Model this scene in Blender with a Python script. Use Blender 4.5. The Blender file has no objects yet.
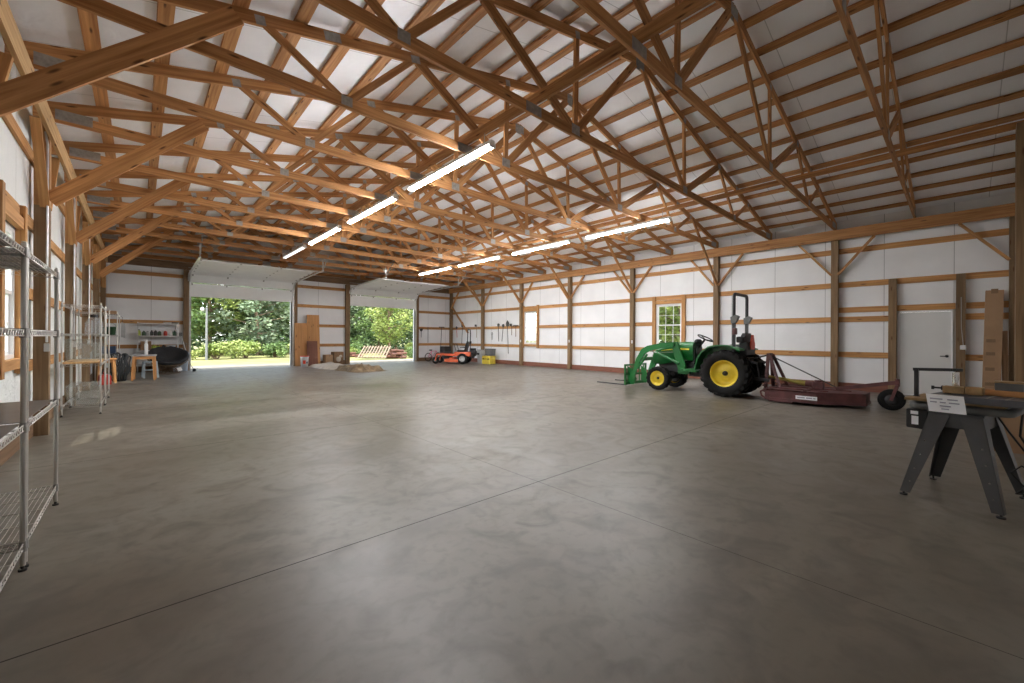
import bpy, math, random
from mathutils import Vector, Matrix, Quaternion

# ------------------------------------------------------------------ camera, sky, sun, exposure
SC = bpy.context.scene
COL = SC.collection
SC.view_settings.view_transform = 'Standard'
SC.view_settings.look = 'None'
SC.view_settings.gamma = 1.0
SC.view_settings.use_curve_mapping = False
SC.view_settings.exposure = 0.0

cam_data = bpy.data.cameras.new('camera')
cam = bpy.data.objects.new('camera', cam_data)
COL.objects.link(cam)
cam_data.sensor_width = 36.0
cam_data.lens = 36.0 * 407.56 / 1024.0
cam_data.shift_y = -3.45 / 1024.0
cam_data.clip_start = 0.03
cam_data.clip_end = 400
cam.matrix_world = (Matrix.Translation((0, 0, 1.339)) @ Matrix.Rotation(-math.radians(42.378), 4, 'Z')
                    @ Matrix.Rotation(math.radians(90), 4, 'X') @ Matrix.Rotation(math.radians(0.298), 4, 'Z'))
SC.camera = cam

world = bpy.data.worlds.new('sky')
SC.world = world
world.use_nodes = True
wn = world.node_tree
wn.nodes.clear()
sky = wn.nodes.new('ShaderNodeTexSky')
sky.sky_type = 'NISHITA'
sky.sun_disc = False
sky.sun_elevation = math.radians(62)
sky.sun_rotation = math.radians(200)
sky.air_density = 1.0
sky.dust_density = 1.5
sky.ozone_density = 1.0
SKY_STRENGTH = 1.05
LAMP_STRENGTH = 200.0
SUN_STRENGTH = 9.0
bg = wn.nodes.new('ShaderNodeBackground')
bg.inputs['Strength'].default_value = SKY_STRENGTH
wo = wn.nodes.new('ShaderNodeOutputWorld')
hs = wn.nodes.new('ShaderNodeHueSaturation')
hs.inputs['Saturation'].default_value = 0.45
wn.links.new(sky.outputs[0], hs.inputs['Color'])
wn.links.new(hs.outputs[0], bg.inputs['Color'])
wn.links.new(bg.outputs[0], wo.inputs['Surface'])

sun_data = bpy.data.lights.new('sun', 'SUN')
sun_data.energy = SUN_STRENGTH
sun_data.angle = math.radians(0.6)
sun_data.color = (1.0, 0.95, 0.86)
sun = bpy.data.objects.new('sun', sun_data)
COL.objects.link(sun)
sun.rotation_euler = Vector((0.38, 0.47, -1.02)).to_track_quat('-Z', 'Y').to_euler()
sun.location = (-10, -10, 30)

# ------------------------------------------------------------------ dimensions (metres)
XL, XR = -1.05, 13.87          # girt faces of the side walls
YF, YB = -0.85, 20.70          # gable walls
CX = 0.5 * (XL + XR)
BAY = 3.048
PY = [-0.80 + BAY * k for k in range(8)]       # post lines
SLOPE = 0.236
def topz(x):                                     # centre line of the top chords
    return 4.42 + SLOPE * (0.5 * (XR - XL) - abs(x - CX))
ORD = ['first', 'second', 'third', 'fourth', 'fifth', 'sixth', 'seventh', 'eighth', 'ninth', 'tenth', 'eleventh',
       'twelfth', 'thirteenth', 'fourteenth', 'fifteenth', 'sixteenth']
R = math.radians
rnd = random.Random(7)

# ------------------------------------------------------------------ materials
def new_mat(name):
    m = bpy.data.materials.new(name)
    m.use_nodes = True
    nt = m.node_tree
    b = nt.nodes['Principled BSDF']
    return m, nt, b
def N(nt, t, **kw):
    n = nt.nodes.new(t)
    for k, v in kw.items():
        if k in n.inputs.keys():
            n.inputs[k].default_value = v
        else:
            setattr(n, k, v)
    return n
def L(nt, a, b): nt.links.new(a, b)
def ramp(nt, fac, stops):
    r = nt.nodes.new('ShaderNodeValToRGB')
    el = r.color_ramp.elements
    while len(el) > 1: el.remove(el[-1])
    el[0].position = stops[0][0]; el[0].color = (*stops[0][1], 1)
    for p, c in stops[1:]:
        e = el.new(p); e.color = (*c, 1)
    L(nt, fac, r.inputs['Fac'])
    return r
def mixc(nt, fac, a, b, mode='MIX'):
    n = nt.nodes.new('ShaderNodeMix'); n.data_type = 'RGBA'; n.blend_type = mode
    for s, v in ((n.inputs[0], fac), (n.inputs[6], a), (n.inputs[7], b)):
        if hasattr(v, 'is_linked') or hasattr(v, 'links'): L(nt, v, s)
        elif isinstance(v, (int, float)): s.default_value = v
        else: s.default_value = (*v, 1) if len(v) == 3 else v
    return n.outputs[2]
def math_n(nt, op, a, b=None, c=None):
    n = nt.nodes.new('ShaderNodeMath'); n.operation = op
    for i, v in enumerate((a, b, c)):
        if v is None: continue
        if isinstance(v, (int, float)): n.inputs[i].default_value = v
        else: L(nt, v, n.inputs[i])
    return n.outputs[0]
def bump(nt, b, h, strength, dist=0.02):
    n = nt.nodes.new('ShaderNodeBump'); n.inputs['Strength'].default_value = strength
    n.inputs['Distance'].default_value = dist
    L(nt, h, n.inputs['Height']); L(nt, n.outputs[0], b.inputs['Normal'])

def plain(name, col, rough=0.5, metal=0.0, var=0.10, scale=9.0, coat=0.0, spec=0.5):
    m, nt, b = new_mat(name)
    tc = N(nt, 'ShaderNodeTexCoord')
    no = N(nt, 'ShaderNodeTexNoise', Scale=scale, Detail=4.0)
    L(nt, tc.outputs['Object'], no.inputs['Vector'])
    lo = tuple(c * (1 - var) for c in col); hi = tuple(min(1, c * (1 + var)) for c in col)
    r = ramp(nt, no.outputs['Fac'], [(0.3, lo), (0.7, hi)])
    L(nt, r.outputs[0], b.inputs['Base Color'])
    rr = math_n(nt, 'MULTIPLY_ADD', no.outputs['Fac'], 0.16, rough - 0.08)
    L(nt, rr, b.inputs['Roughness'])
    b.inputs['Metallic'].default_value = metal
    b.inputs['Coat Weight'].default_value = coat
    b.inputs['Specular IOR Level'].default_value = spec
    return m

def wood(name, dark, light, knot=(0.10, 0.04, 0.015), rough=0.65, stretch=1.0, contrast=1.0, hue=0.25):
    m, nt, b = new_mat(name)
    uv = N(nt, 'ShaderNodeUVMap')
    oi = N(nt, 'ShaderNodeObjectInfo')
    off = N(nt, 'ShaderNodeVectorMath', operation='MULTIPLY_ADD')
    L(nt, oi.outputs['Random'], off.inputs[0]); off.inputs[1].default_value = (37.0, 11.0, 3.0)
    L(nt, uv.outputs[0], off.inputs[2])
    mp = N(nt, 'ShaderNodeMapping'); mp.inputs['Scale'].default_value = (1.1 * stretch, 26.0 * stretch, 1)
    L(nt, off.outputs[0], mp.inputs[0])
    no = N(nt, 'ShaderNodeTexNoise', Scale=1.0, Detail=5.0, Distortion=0.6)
    L(nt, mp.outputs[0], no.inputs['Vector'])
    mp2 = N(nt, 'ShaderNodeMapping'); mp2.inputs['Scale'].default_value = (0.5, 3.0, 1)
    L(nt, off.outputs[0], mp2.inputs[0])
    no2 = N(nt, 'ShaderNodeTexNoise', Scale=1.0, Detail=2.0)
    L(nt, mp2.outputs[0], no2.inputs['Vector'])
    r1 = ramp(nt, no.outputs['Fac'], [(0.30, dark), (0.70, light)])
    tone = math_n(nt, 'MULTIPLY_ADD', no2.outputs['Fac'], 0.7, 0.65)
    tone2 = math_n(nt, 'MULTIPLY_ADD', oi.outputs['Random'], hue, 1 - hue / 2)
    tt = math_n(nt, 'MULTIPLY', tone, tone2)
    vm = N(nt, 'ShaderNodeVectorMath', operation='SCALE')
    L(nt, r1.outputs[0], vm.inputs[0]); L(nt, tt, vm.inputs['Scale'])
    mp3 = N(nt, 'ShaderNodeMapping'); mp3.inputs['Scale'].default_value = (1.6, 7.5, 1)
    L(nt, off.outputs[0], mp3.inputs[0])
    vo = N(nt, 'ShaderNodeTexVoronoi', Scale=1.0); vo.voronoi_dimensions = '2D'
    L(nt, mp3.outputs[0], vo.inputs['Vector'])
    k = ramp(nt, vo.outputs['Distance'], [(0.0, (1, 1, 1)), (0.05, (0.85, 0.85, 0.85)), (0.12, (0, 0, 0))])
    pick = math_n(nt, 'GREATER_THAN', N_sep(nt, vo.outputs['Color']), 0.55)
    kf = math_n(nt, 'MULTIPLY', k.outputs[0], pick)
    c = mixc(nt, kf, vm.outputs[0], knot)
    L(nt, c, b.inputs['Base Color'])
    b.inputs['Roughness'].default_value = rough
    b.inputs['Specular IOR Level'].default_value = 0.3
    bump(nt, b, no.outputs['Fac'], 0.12, 0.004)
    return m
def N_sep(nt, col):
    s = nt.nodes.new('ShaderNodeSeparateColor'); L(nt, col, s.inputs[0]); return s.outputs[0]

M = {}
M['wood'] = wood('truss_lumber', (0.315, 0.136, 0.047), (0.59, 0.305, 0.120))
M['girt'] = wood('girt_lumber', (0.34, 0.160, 0.055), (0.56, 0.300, 0.115))
M['pale'] = wood('fresh_lumber', (0.46, 0.270, 0.110), (0.68, 0.450, 0.220))
M['treated'] = wood('treated_post', (0.150, 0.092, 0.045), (0.265, 0.172, 0.092))
M['oldwood'] = wood('weathered_lumber', (0.150, 0.085, 0.042), (0.26, 0.155, 0.085))
M['board'] = wood('tan_board', (0.44, 0.210, 0.075), (0.60, 0.310, 0.125), contrast=0.5, hue=0.1)
M['redbrown'] = wood('red_brown_board', (0.16, 0.062, 0.040), (0.23, 0.095, 0.062))
M['stoolwood'] = wood('stool_wood', (0.50, 0.23, 0.075), (0.72, 0.38, 0.15))
M['logwood'] = wood('log_bark', (0.06, 0.028, 0.018), (0.15, 0.065, 0.04))
M['pallet'] = wood('pallet_slats', (0.15, 0.11, 0.07), (0.25, 0.19, 0.135))
M['cardboard'] = plain('cardboard', (0.33, 0.205, 0.115), 0.85, var=0.08, scale=5)
M['tape'] = plain('packing_tape', (0.20, 0.12, 0.06), 0.4, var=0.1)
M['plate'] = plain('galvanised_plate', (0.36, 0.35, 0.33), 0.5, metal=0.6, var=0.2, scale=22)
M['chrome'] = plain('chrome_wire', (0.58, 0.56, 0.52), 0.38, metal=0.9, var=0.05, scale=4)
M['galv'] = plain('galvanised_track', (0.62, 0.62, 0.61), 0.38, metal=0.7, var=0.12)
M['white_paint'] = plain('white_paint', (0.78, 0.78, 0.77), 0.45, var=0.03)
M['vinyl'] = plain('white_vinyl', (0.82, 0.82, 0.82), 0.35, var=0.02)
M['doorwhite'] = plain('door_panel_white', (0.90, 0.90, 0.89), 0.5, var=0.03, scale=3)
M['doorbeige'] = plain('steel_door', (0.66, 0.66, 0.64), 0.45, var=0.03, scale=2)
M['black'] = plain('black_plastic', (0.018, 0.018, 0.019), 0.5, var=0.25)
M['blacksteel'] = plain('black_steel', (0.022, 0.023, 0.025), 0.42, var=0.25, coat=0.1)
M['rubber'] = plain('tyre_rubber', (0.011, 0.0105, 0.010), 0.82, var=0.25, scale=20, spec=0.25)
M['cloth_black'] = plain('black_cloth', (0.022, 0.022, 0.024), 0.92, var=0.3, scale=30)
M['green'] = plain('tractor_green', (0.012, 0.155, 0.034), 0.32, var=0.06, coat=0.35)
M['yellow'] = plain('wheel_yellow', (0.80, 0.60, 0.035), 0.38, var=0.06, coat=0.2)
M['stripe'] = plain('decal_yellow', (0.72, 0.62, 0.05), 0.4, var=0.04)
M['darkred'] = plain('rusty_maroon', (0.105, 0.035, 0.034), 0.6, var=0.35, scale=7)
M['shaft'] = plain('driveshaft_yellow', (0.33, 0.27, 0.045), 0.5, var=0.2)
M['orange'] = plain('mower_orange', (0.72, 0.135, 0.052), 0.38, var=0.08, coat=0.2)
M['red'] = plain('red_plastic', (0.55, 0.045, 0.025), 0.4, var=0.1)
M['redorange'] = plain('reflective_red', (0.70, 0.07, 0.03), 0.4, var=0.06)
M['greysteel'] = plain('grey_stand_steel', (0.072, 0.073, 0.076), 0.40, metal=0.15, var=0.14, scale=6)
M['greycast'] = plain('grey_cast', (0.13, 0.135, 0.13), 0.5, var=0.15)
M['castiron'] = plain('cast_iron_table', (0.105, 0.108, 0.118), 0.42, metal=0.35, var=0.2)
M['lightgrey'] = plain('light_grey', (0.42, 0.42, 0.41), 0.5, var=0.08)
M['silver'] = plain('silver_metal', (0.70, 0.70, 0.70), 0.25, metal=1.0, var=0.08)
M['paper'] = plain('white_paper', (0.93, 0.94, 0.96), 0.7, var=0.02)
M['ink'] = plain('grey_ink', (0.40, 0.41, 0.48), 0.7, var=0.1)
M['tanwood'] = plain('tan_block', (0.33, 0.215, 0.095), 0.6, var=0.3, scale=16)
M['trash'] = plain('grey_blue_plastic', (0.30, 0.345, 0.39), 0.5, var=0.08)
M['lightblue'] = plain('pale_blue_plastic', (0.42, 0.50, 0.54), 0.5, var=0.08)
M['rattan'] = plain('rattan', (0.13, 0.075, 0.035), 0.6, var=0.3, scale=30)
M['pink'] = plain('pink_paint', (0.75, 0.20, 0.36), 0.4, var=0.1)
M['yellowbox'] = plain('yellow_plastic', (0.74, 0.58, 0.07), 0.45, var=0.15)
M['bluegreen'] = plain('blue_plastic', (0.025, 0.05, 0.10), 0.45, var=0.1)
M['lime'] = plain('lime_label', (0.42, 0.50, 0.06), 0.45, var=0.2)
M['darkgreen'] = plain('dark_green_plastic', (0.025, 0.07, 0.03), 0.5, var=0.2)
M['liner'] = plain('shelf_liner', (0.085, 0.080, 0.074), 0.35, var=0.12, scale=3)
M['tarp'] = plain('canvas_tarp', (0.50, 0.44, 0.36), 0.9, var=0.18, scale=4)
M['tarpdark'] = plain('brown_canvas', (0.20, 0.145, 0.085), 0.92, var=0.5, scale=7)
M['hose'] = plain('black_hose', (0.03, 0.034, 0.036), 0.5, var=0.3)

def glass_mat(name, tint, rough=0.02):
    m, nt, b = new_mat(name)
    out = nt.nodes['Material Output']
    tr = N(nt, 'ShaderNodeBsdfTransparent'); tr.inputs[0].default_value = (*tint, 1)
    gl = N(nt, 'ShaderNodeBsdfGlossy'); gl.inputs['Roughness'].default_value = rough
    fr = N(nt, 'ShaderNodeFresnel'); fr.inputs['IOR'].default_value = 1.45
    mx = N(nt, 'ShaderNodeMixShader')
    f2 = math_n(nt, 'MULTIPLY', fr.outputs[0], 0.5)
    L(nt, f2, mx.inputs[0]); L(nt, tr.outputs[0], mx.inputs[1]); L(nt, gl.outputs[0], mx.inputs[2])
    L(nt, mx.outputs[0], out.inputs['Surface'])
    return m
M['glass'] = glass_mat('window_glass', (0.95, 0.97, 0.96))
def haze_mat(name, col, alpha):
    m, nt, b = new_mat(name)
    out = nt.nodes['Material Output']
    tr = N(nt, 'ShaderNodeBsdfTransparent')
    mx = N(nt, 'ShaderNodeMixShader'); mx.inputs[0].default_value = alpha
    b.inputs['Base Color'].default_value = (*col, 1); b.inputs['Roughness'].default_value = 0.3
    L(nt, tr.outputs[0], mx.inputs[1]); L(nt, b.outputs[0], mx.inputs[2])
    L(nt, mx.outputs[0], out.inputs['Surface'])
    return m
M['clear'] = haze_mat('clear_plastic', (0.55, 0.60, 0.56), 0.16)
M['frost'] = haze_mat('clear_jug', (0.55, 0.60, 0.63), 0.25)

def emit(name, col, s):
    m, nt, b = new_mat(name)
    b.inputs['Base Color'].default_value = (0.9, 0.9, 0.9, 1)
    b.inputs['Emission Color'].default_value = (*col, 1)
    b.inputs['Emission Strength'].default_value = s
    return m
M['tube'] = emit('lit_tube', (0.98, 0.98, 1.0), LAMP_STRENGTH)
M['tubeoff'] = emit('dim_tube', (1.0, 0.98, 0.96), 1.4)

# wall / roof insulation facing with seams at a fixed spacing along one world axis
def sheet(name, col, axis, spacing, phase, width=0.012, seam=0.45, bumpy=0.15, rough=0.55, wr=5.0, metal=0.0):
    m, nt, b = new_mat(name)
    ge = N(nt, 'ShaderNodeNewGeometry')
    sp = N(nt, 'ShaderNodeSeparateXYZ'); L(nt, ge.outputs['Position'], sp.inputs[0])
    t = math_n(nt, 'ADD', sp.outputs[axis], 100 * spacing - phase)
    t = math_n(nt, 'MODULO', t, spacing)
    line = math_n(nt, 'LESS_THAN', t, width)
    no = N(nt, 'ShaderNodeTexNoise', Scale=1.3, Detail=4.0); L(nt, ge.outputs['Position'], no.inputs['Vector'])
    r = ramp(nt, no.outputs['Fac'], [(0.3, tuple(c * 0.94 for c in col)), (0.7, tuple(min(1, c * 1.04) for c in col))])
    c = mixc(nt, line, r.outputs[0], tuple(x * seam for x in col))
    L(nt, c, b.inputs['Base Color'])
    b.inputs['Roughness'].default_value = rough
    b.inputs['Metallic'].default_value = metal
    no2 = N(nt, 'ShaderNodeTexNoise', Scale=wr, Detail=3.0, Distortion=0.4); L(nt, ge.outputs['Position'], no2.inputs['Vector'])
    bump(nt, b, no2.outputs['Fac'], bumpy, 0.05)
    return m
M['wallY'] = sheet('wall_facing', (0.82, 0.825, 0.83), 1, 1.2, 0.07)
M['wallX'] = sheet('gable_facing', (0.80, 0.80, 0.80), 0, 1.2, 0.30)
M['wallL'] = sheet('left_wall_facing', (0.80, 0.82, 0.80), 1, 1.2, 0.3, bumpy=0.6, wr=9.0, rough=0.4)
M['roof'] = sheet('roof_facing', (0.92, 0.93, 0.95), 1, 1.22, -0.45, width=0.012, seam=0.62, bumpy=0.45, rough=0.42, wr=3.0, metal=0.10)

def concrete():
    m, nt, b = new_mat('concrete_floor')
    ge = N(nt, 'ShaderNodeNewGeometry')
    def noise(scale, detail, dist=0.0, vec=None):
        n = N(nt, 'ShaderNodeTexNoise', Scale=scale, Detail=detail, Distortion=dist)
        L(nt, vec if vec is not None else ge.outputs['Position'], n.inputs['Vector']); return n.outputs['Fac']
    mp = N(nt, 'ShaderNodeMapping'); mp.inputs['Scale'].default_value = (0.55, 1.6, 1); mp.inputs['Rotation'].default_value = (0, 0, 0.5)
    L(nt, ge.outputs['Position'], mp.inputs[0])
    a = noise(0.55, 6.0, 0.8, mp.outputs[0])
    f = noise(3.2, 8.0, 1.2)
    base = ramp(nt, a, [(0.30, (0.115, 0.098, 0.074)), (0.5, (0.166, 0.148, 0.117)), (0.70, (0.232, 0.213, 0.176))])
    c1 = mixc(nt, math_n(nt, 'MULTIPLY', ramp(nt, f, [(0.48, (0, 0, 0)), (0.72, (1, 1, 1))]).outputs[0], 0.55), base.outputs[0], (0.085, 0.073, 0.059))
    g = noise(1.1, 5.0, 0.5)
    c2 = mixc(nt, math_n(nt, 'MULTIPLY', ramp(nt, g, [(0.55, (0, 0, 0)), (0.8, (1, 1, 1))]).outputs[0], 0.35), c1, (0.27, 0.26, 0.235))
    gr = noise(14.0, 6.0, 0.3)
    c2 = mixc(nt, math_n(nt, 'MULTIPLY', ramp(nt, gr, [(0.50, (0, 0, 0)), (0.72, (1, 1, 1))]).outputs[0], 0.35), c2, (0.095, 0.080, 0.062))
    # small dark spots
    vo = N(nt, 'ShaderNodeTexVoronoi', Scale=1.0); L(nt, ge.outputs['Position'], vo.inputs['Vector'])
    sp_ = ramp(nt, vo.outputs['Distance'], [(0.0, (1, 1, 1)), (0.010, (1, 1, 1)), (0.022, (0, 0, 0))])
    c3 = mixc(nt, math_n(nt, 'MULTIPLY', sp_.outputs[0], 0.6), c2, (0.07, 0.055, 0.04))
    L(nt, c3, b.inputs['Base Color'])
    rr = ramp(nt, a, [(0.25, (0.33, 0.33, 0.33)), (0.75, (0.50, 0.50, 0.50))])
    ro = math_n(nt, 'MULTIPLY_ADD', f, 0.18, math_n(nt, 'ADD', N_sep(nt, rr.outputs[0]), -0.09))
    L(nt, ro, b.inputs['Roughness'])
    b.inputs['Specular IOR Level'].default_value = 0.46
    bump(nt, b, f, 0.10, 0.01)
    return m
M['concrete'] = concrete()
M['joint'] = plain('joint_gap', (0.035, 0.030, 0.025), 0.9, var=0.2)

def ground_mat(name, cols, scale):
    m, nt, b = new_mat(name)
    ge = N(nt, 'ShaderNodeNewGeometry')
    no = N(nt, 'ShaderNodeTexNoise', Scale=scale, Detail=8.0); L(nt, ge.outputs['Position'], no.inputs['Vector'])
    n = len(cols)
    r = ramp(nt, no.outputs['Fac'], [(0.3 + 0.4 * i / (n - 1), c) for i, c in enumerate(cols)])
    L(nt, r.outputs[0], b.inputs['Base Color']); b.inputs['Roughness'].default_value = 0.95
    return m
M['gravel'] = ground_mat('gravel_drive', [(0.155, 0.135, 0.10), (0.21, 0.187, 0.142), (0.26, 0.235, 0.18)], 2.5)
M['lawn'] = ground_mat('dry_lawn', [(0.115, 0.13, 0.035), (0.185, 0.185, 0.060), (0.26, 0.245, 0.105)], 0.7)
def leaf(name, dark, light):
    m, nt, b = new_mat(name)
    ge = N(nt, 'ShaderNodeNewGeometry')
    no = N(nt, 'ShaderNodeTexNoise', Scale=0.9, Detail=3.0); L(nt, ge.outputs['Position'], no.inputs['Vector'])
    r = ramp(nt, no.outputs['Fac'], [(0.35, dark), (0.65, light)])
    wn_ = N(nt, 'ShaderNodeTexWhiteNoise'); wn_.noise_dimensions = '1D'
    L(nt, ge.outputs['Random Per Island'], wn_.inputs['W'])
    sc = math_n(nt, 'MULTIPLY_ADD', wn_.outputs['Value'], 0.7, 0.65)
    vm = N(nt, 'ShaderNodeVectorMath', operation='SCALE'); L(nt, r.outputs[0], vm.inputs[0]); L(nt, sc, vm.inputs['Scale'])
    L(nt, vm.outputs[0], b.inputs['Base Color']); b.inputs['Roughness'].default_value = 0.55
    out = nt.nodes['Material Output']
    tl = N(nt, 'ShaderNodeBsdfTranslucent'); L(nt, vm.outputs[0], tl.inputs[0])
    mx = N(nt, 'ShaderNodeMixShader'); mx.inputs[0].default_value = 0.35
    L(nt, b.outputs[0], mx.inputs[1]); L(nt, tl.outputs[0], mx.inputs[2]); L(nt, mx.outputs[0], out.inputs['Surface'])
    return m
M['leafA'] = leaf('leaves_mid', (0.075, 0.135, 0.040), (0.18, 0.265, 0.08))
M['leafB'] = leaf('leaves_bright', (0.19, 0.265, 0.06), (0.34, 0.39, 0.125))
M['leafC'] = leaf('leaves_dark', (0.045, 0.085, 0.032), (0.105, 0.165, 0.06))
M['leafD'] = leaf('leaves_pale', (0.15, 0.22, 0.12), (0.29, 0.35, 0.22))
M['bark'] = plain('tree_bark', (0.20, 0.135, 0.085), 0.9, var=0.4, scale=6)

# ------------------------------------------------------------------ mesh builder
class MB:
    def __init__(s): s.v = []; s.f = []; s.uv = []; s.sm = []; s.mi = []
    def add(s, vs, fs, uvs=None, smooth=False, mi=0):
        o = len(s.v)
        s.v += [tuple(p) for p in vs]
        for i, f in enumerate(fs):
            s.f.append([o + k for k in f]); s.sm.append(smooth); s.mi.append(mi)
            s.uv.append(uvs[i] if uvs else [(0, 0)] * len(f))
        return s
    def hexa(s, pts, L_, w, h, mi=0):
        # pts: 8 corners, bottom 0-3 at start... ordered (end0: 0..3, end1: 4..7); u along the length
        o = rnd.random() * 50
        fs = [(0, 3, 2, 1), (4, 5, 6, 7), (0, 1, 5, 4), (1, 2, 6, 5), (2, 3, 7, 6), (3, 0, 4, 7)]
        uv = [[(o, 0), (o, h), (o + .3 * w, h), (o + .3 * w, 0)]] * 2
        acc = 0.0
        for d in (w, h, w, h):
            uv.append([(o, acc), (o, acc + d), (o + L_, acc + d), (o + L_, acc)]); acc += d + 0.37
        return s.add(pts, fs, uv, mi=mi)
    def beam(s, p0, p1, w, h, up=(0, 0, 1), mi=0, w1=None, h1=None):
        p0 = Vector(p0); p1 = Vector(p1); d = p1 - p0; Ln = d.length; d.normalize()
        up = Vector(up)
        if abs(d.dot(up)) > 0.995: up = Vector((0, 1, 0)) if abs(d.y) < 0.9 else Vector((1, 0, 0))
        side = d.cross(up).normalized(); u2 = side.cross(d).normalized()
        w1 = w if w1 is None else w1; h1 = h if h1 is None else h1
        c = []
        for p, ww, hh in ((p0, w, h), (p1, w1, h1)):
            a = side * ww / 2; b = u2 * hh / 2
            c += [p - a - b, p + a - b, p + a + b, p - a + b]
        return s.hexa(c, Ln, max(w, w1), max(h, h1), mi)
    def box(s, c, size, rz=0.0, mi=0, rot=None):
        sx, sy, sz = (k / 2 for k in size)
        Rm = rot if rot is not None else Matrix.Rotation(rz, 3, 'Z')
        ax = max(range(3), key=lambda i: size[i])
        c = Vector(c)
        e = [Vector((sx, 0, 0)), Vector((0, sy, 0)), Vector((0, 0, sz))]
        l, a, b = e[ax], e[(ax + 1) % 3], e[(ax + 2) % 3]
        pts = []
        for sg in (-1, 1):
            pts += [c + Rm @ (sg * l - a - b), c + Rm @ (sg * l + a - b), c + Rm @ (sg * l + a + b), c + Rm @ (sg * l - a + b)]
        return s.hexa(pts, size[ax], size[(ax + 1) % 3], size[(ax + 2) % 3], mi)
    def frame_of(s, d):
        d = Vector(d).normalized()
        t = Vector((0, 0, 1)) if abs(d.z) < 0.9 else Vector((1, 0, 0))
        a = d.cross(t).normalized(); return a, d.cross(a).normalized(), d
    def cyl(s, p0, p1, r0, r1=None, n=16, mi=0, caps=True):
        r1 = r0 if r1 is None else r1
        p0 = Vector(p0); p1 = Vector(p1); a, b, d = s.frame_of(p1 - p0)
        vs = []
        for p, r in ((p0, r0), (p1, r1)):
            vs += [p + (a * math.cos(2 * math.pi * i / n) + b * math.sin(2 * math.pi * i / n)) * r for i in range(n)]
        Ln = (p1 - p0).length; o = rnd.random() * 9
        fs = [(i, (i + 1) % n, n + (i + 1) % n, n + i) for i in range(n)]
        uv = [[(o, i * .05), (o, (i + 1) * .05), (o + Ln, (i + 1) * .05), (o + Ln, i * .05)] for i in range(n)]
        s.add(vs, fs, uv, smooth=True, mi=mi)
        if caps:
            s.add(vs[:n], [tuple(range(n - 1, -1, -1))], mi=mi); s.add(vs[n:], [tuple(range(n))], mi=mi)
        return s
    def lathe(s, prof, o=(0, 0, 0), axis=(0, 0, 1), n=24, mi=0, smooth=True):
        a, b, d = s.frame_of(axis); o = Vector(o); vs = []
        for r, h in prof:
            vs += [o + d * h + (a * math.cos(2 * math.pi * i / n) + b * math.sin(2 * math.pi * i / n)) * r for i in range(n)]
        fs = []
        for k in range(len(prof) - 1):
            fs += [(k * n + i, k * n + (i + 1) % n, (k + 1) * n + (i + 1) % n, (k + 1) * n + i) for i in range(n)]
        return s.add(vs, fs, smooth=smooth, mi=mi)
    def tube(s, pts, r, n=8, mi=0, closed=False, caps=True):
        P = [Vector(p) for p in pts]; m = len(P); vs = []
        rr = r if isinstance(r, (list, tuple)) else [r] * m
        a = None
        for i in range(m):
            t = (P[(i + 1) % m] - P[i - 1]) if closed else (P[min(i + 1, m - 1)] - P[max(i - 1, 0)])
            t.normalize()
            if a is None: a, b, _ = s.frame_of(t)
            a = (a - t * a.dot(t)).normalized(); b = t.cross(a)
            vs += [P[i] + (a * math.cos(2 * math.pi * k / n) + b * math.sin(2 * math.pi * k / n)) * rr[i] for k in range(n)]
        fs = []
        for i in range(m if closed else m - 1):
            j = (i + 1) % m
            fs += [(i * n + k, i * n + (k + 1) % n, j * n + (k + 1) % n, j * n + k) for k in range(n)]
        s.add(vs, fs, smooth=True, mi=mi)
        if caps and not closed:
            s.add(vs[:n], [tuple(range(n - 1, -1, -1))], mi=mi); s.add(vs[-n:], [tuple(range(n))], mi=mi)
        return s
    def prism(s, poly, ext, mi=0):
        # poly: list of 3D points of a flat outline, ext: extrusion vector
        P = [Vector(p) for p in poly]; e = Vector(ext); n = len(P)
        vs = P + [p + e for p in P]
        fs = [tuple(range(n - 1, -1, -1)), tuple(range(n, 2 * n))] + [(i, (i + 1) % n, n + (i + 1) % n, n + i) for i in range(n)]
        o = rnd.random() * 9
        ax = max(P, key=lambda p: (p - P[0]).length) - P[0]; ax.normalize()
        nn = (P[1] - P[0]).cross(P[2] - P[1]).normalized(); bx = nn.cross(ax)
        def uvp(p): return (o + (p - P[0]).dot(ax), (p - P[0]).dot(bx))
        uv = [[uvp(vs[k]) for k in f] for f in fs]
        return s.add(vs, fs, uv, mi=mi)
    def loft(s, rings, mi=0, smooth=True, cap=True):
        n = len(rings[0]); vs = [p for r in rings for p in r]; fs = []
        for k in range(len(rings) - 1):
            fs += [(k * n + i, k * n + (i + 1) % n, (k + 1) * n + (i + 1) % n, (k + 1) * n + i) for i in range(n)]
        s.add(vs, fs, smooth=smooth, mi=mi)
        if cap:
            s.add(rings[0], [tuple(range(n - 1, -1, -1))], mi=mi); s.add(rings[-1], [tuple(range(n))], mi=mi)
        return s
    def ball(s, c, r, n=12, m=8, mi=0):
        rx, ry, rz = r if isinstance(r, (tuple, list)) else (r, r, r)
        rings = []
        for j in range(1, m):
            t = math.pi * j / m
            rings.append([(c[0] + rx * math.sin(t) * math.cos(2 * math.pi * i / n), c[1] + ry * math.sin(t) * math.sin(2 * math.pi * i / n), c[2] - rz * math.cos(t)) for i in range(n)])
        s.loft(rings, mi)
        return s
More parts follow.
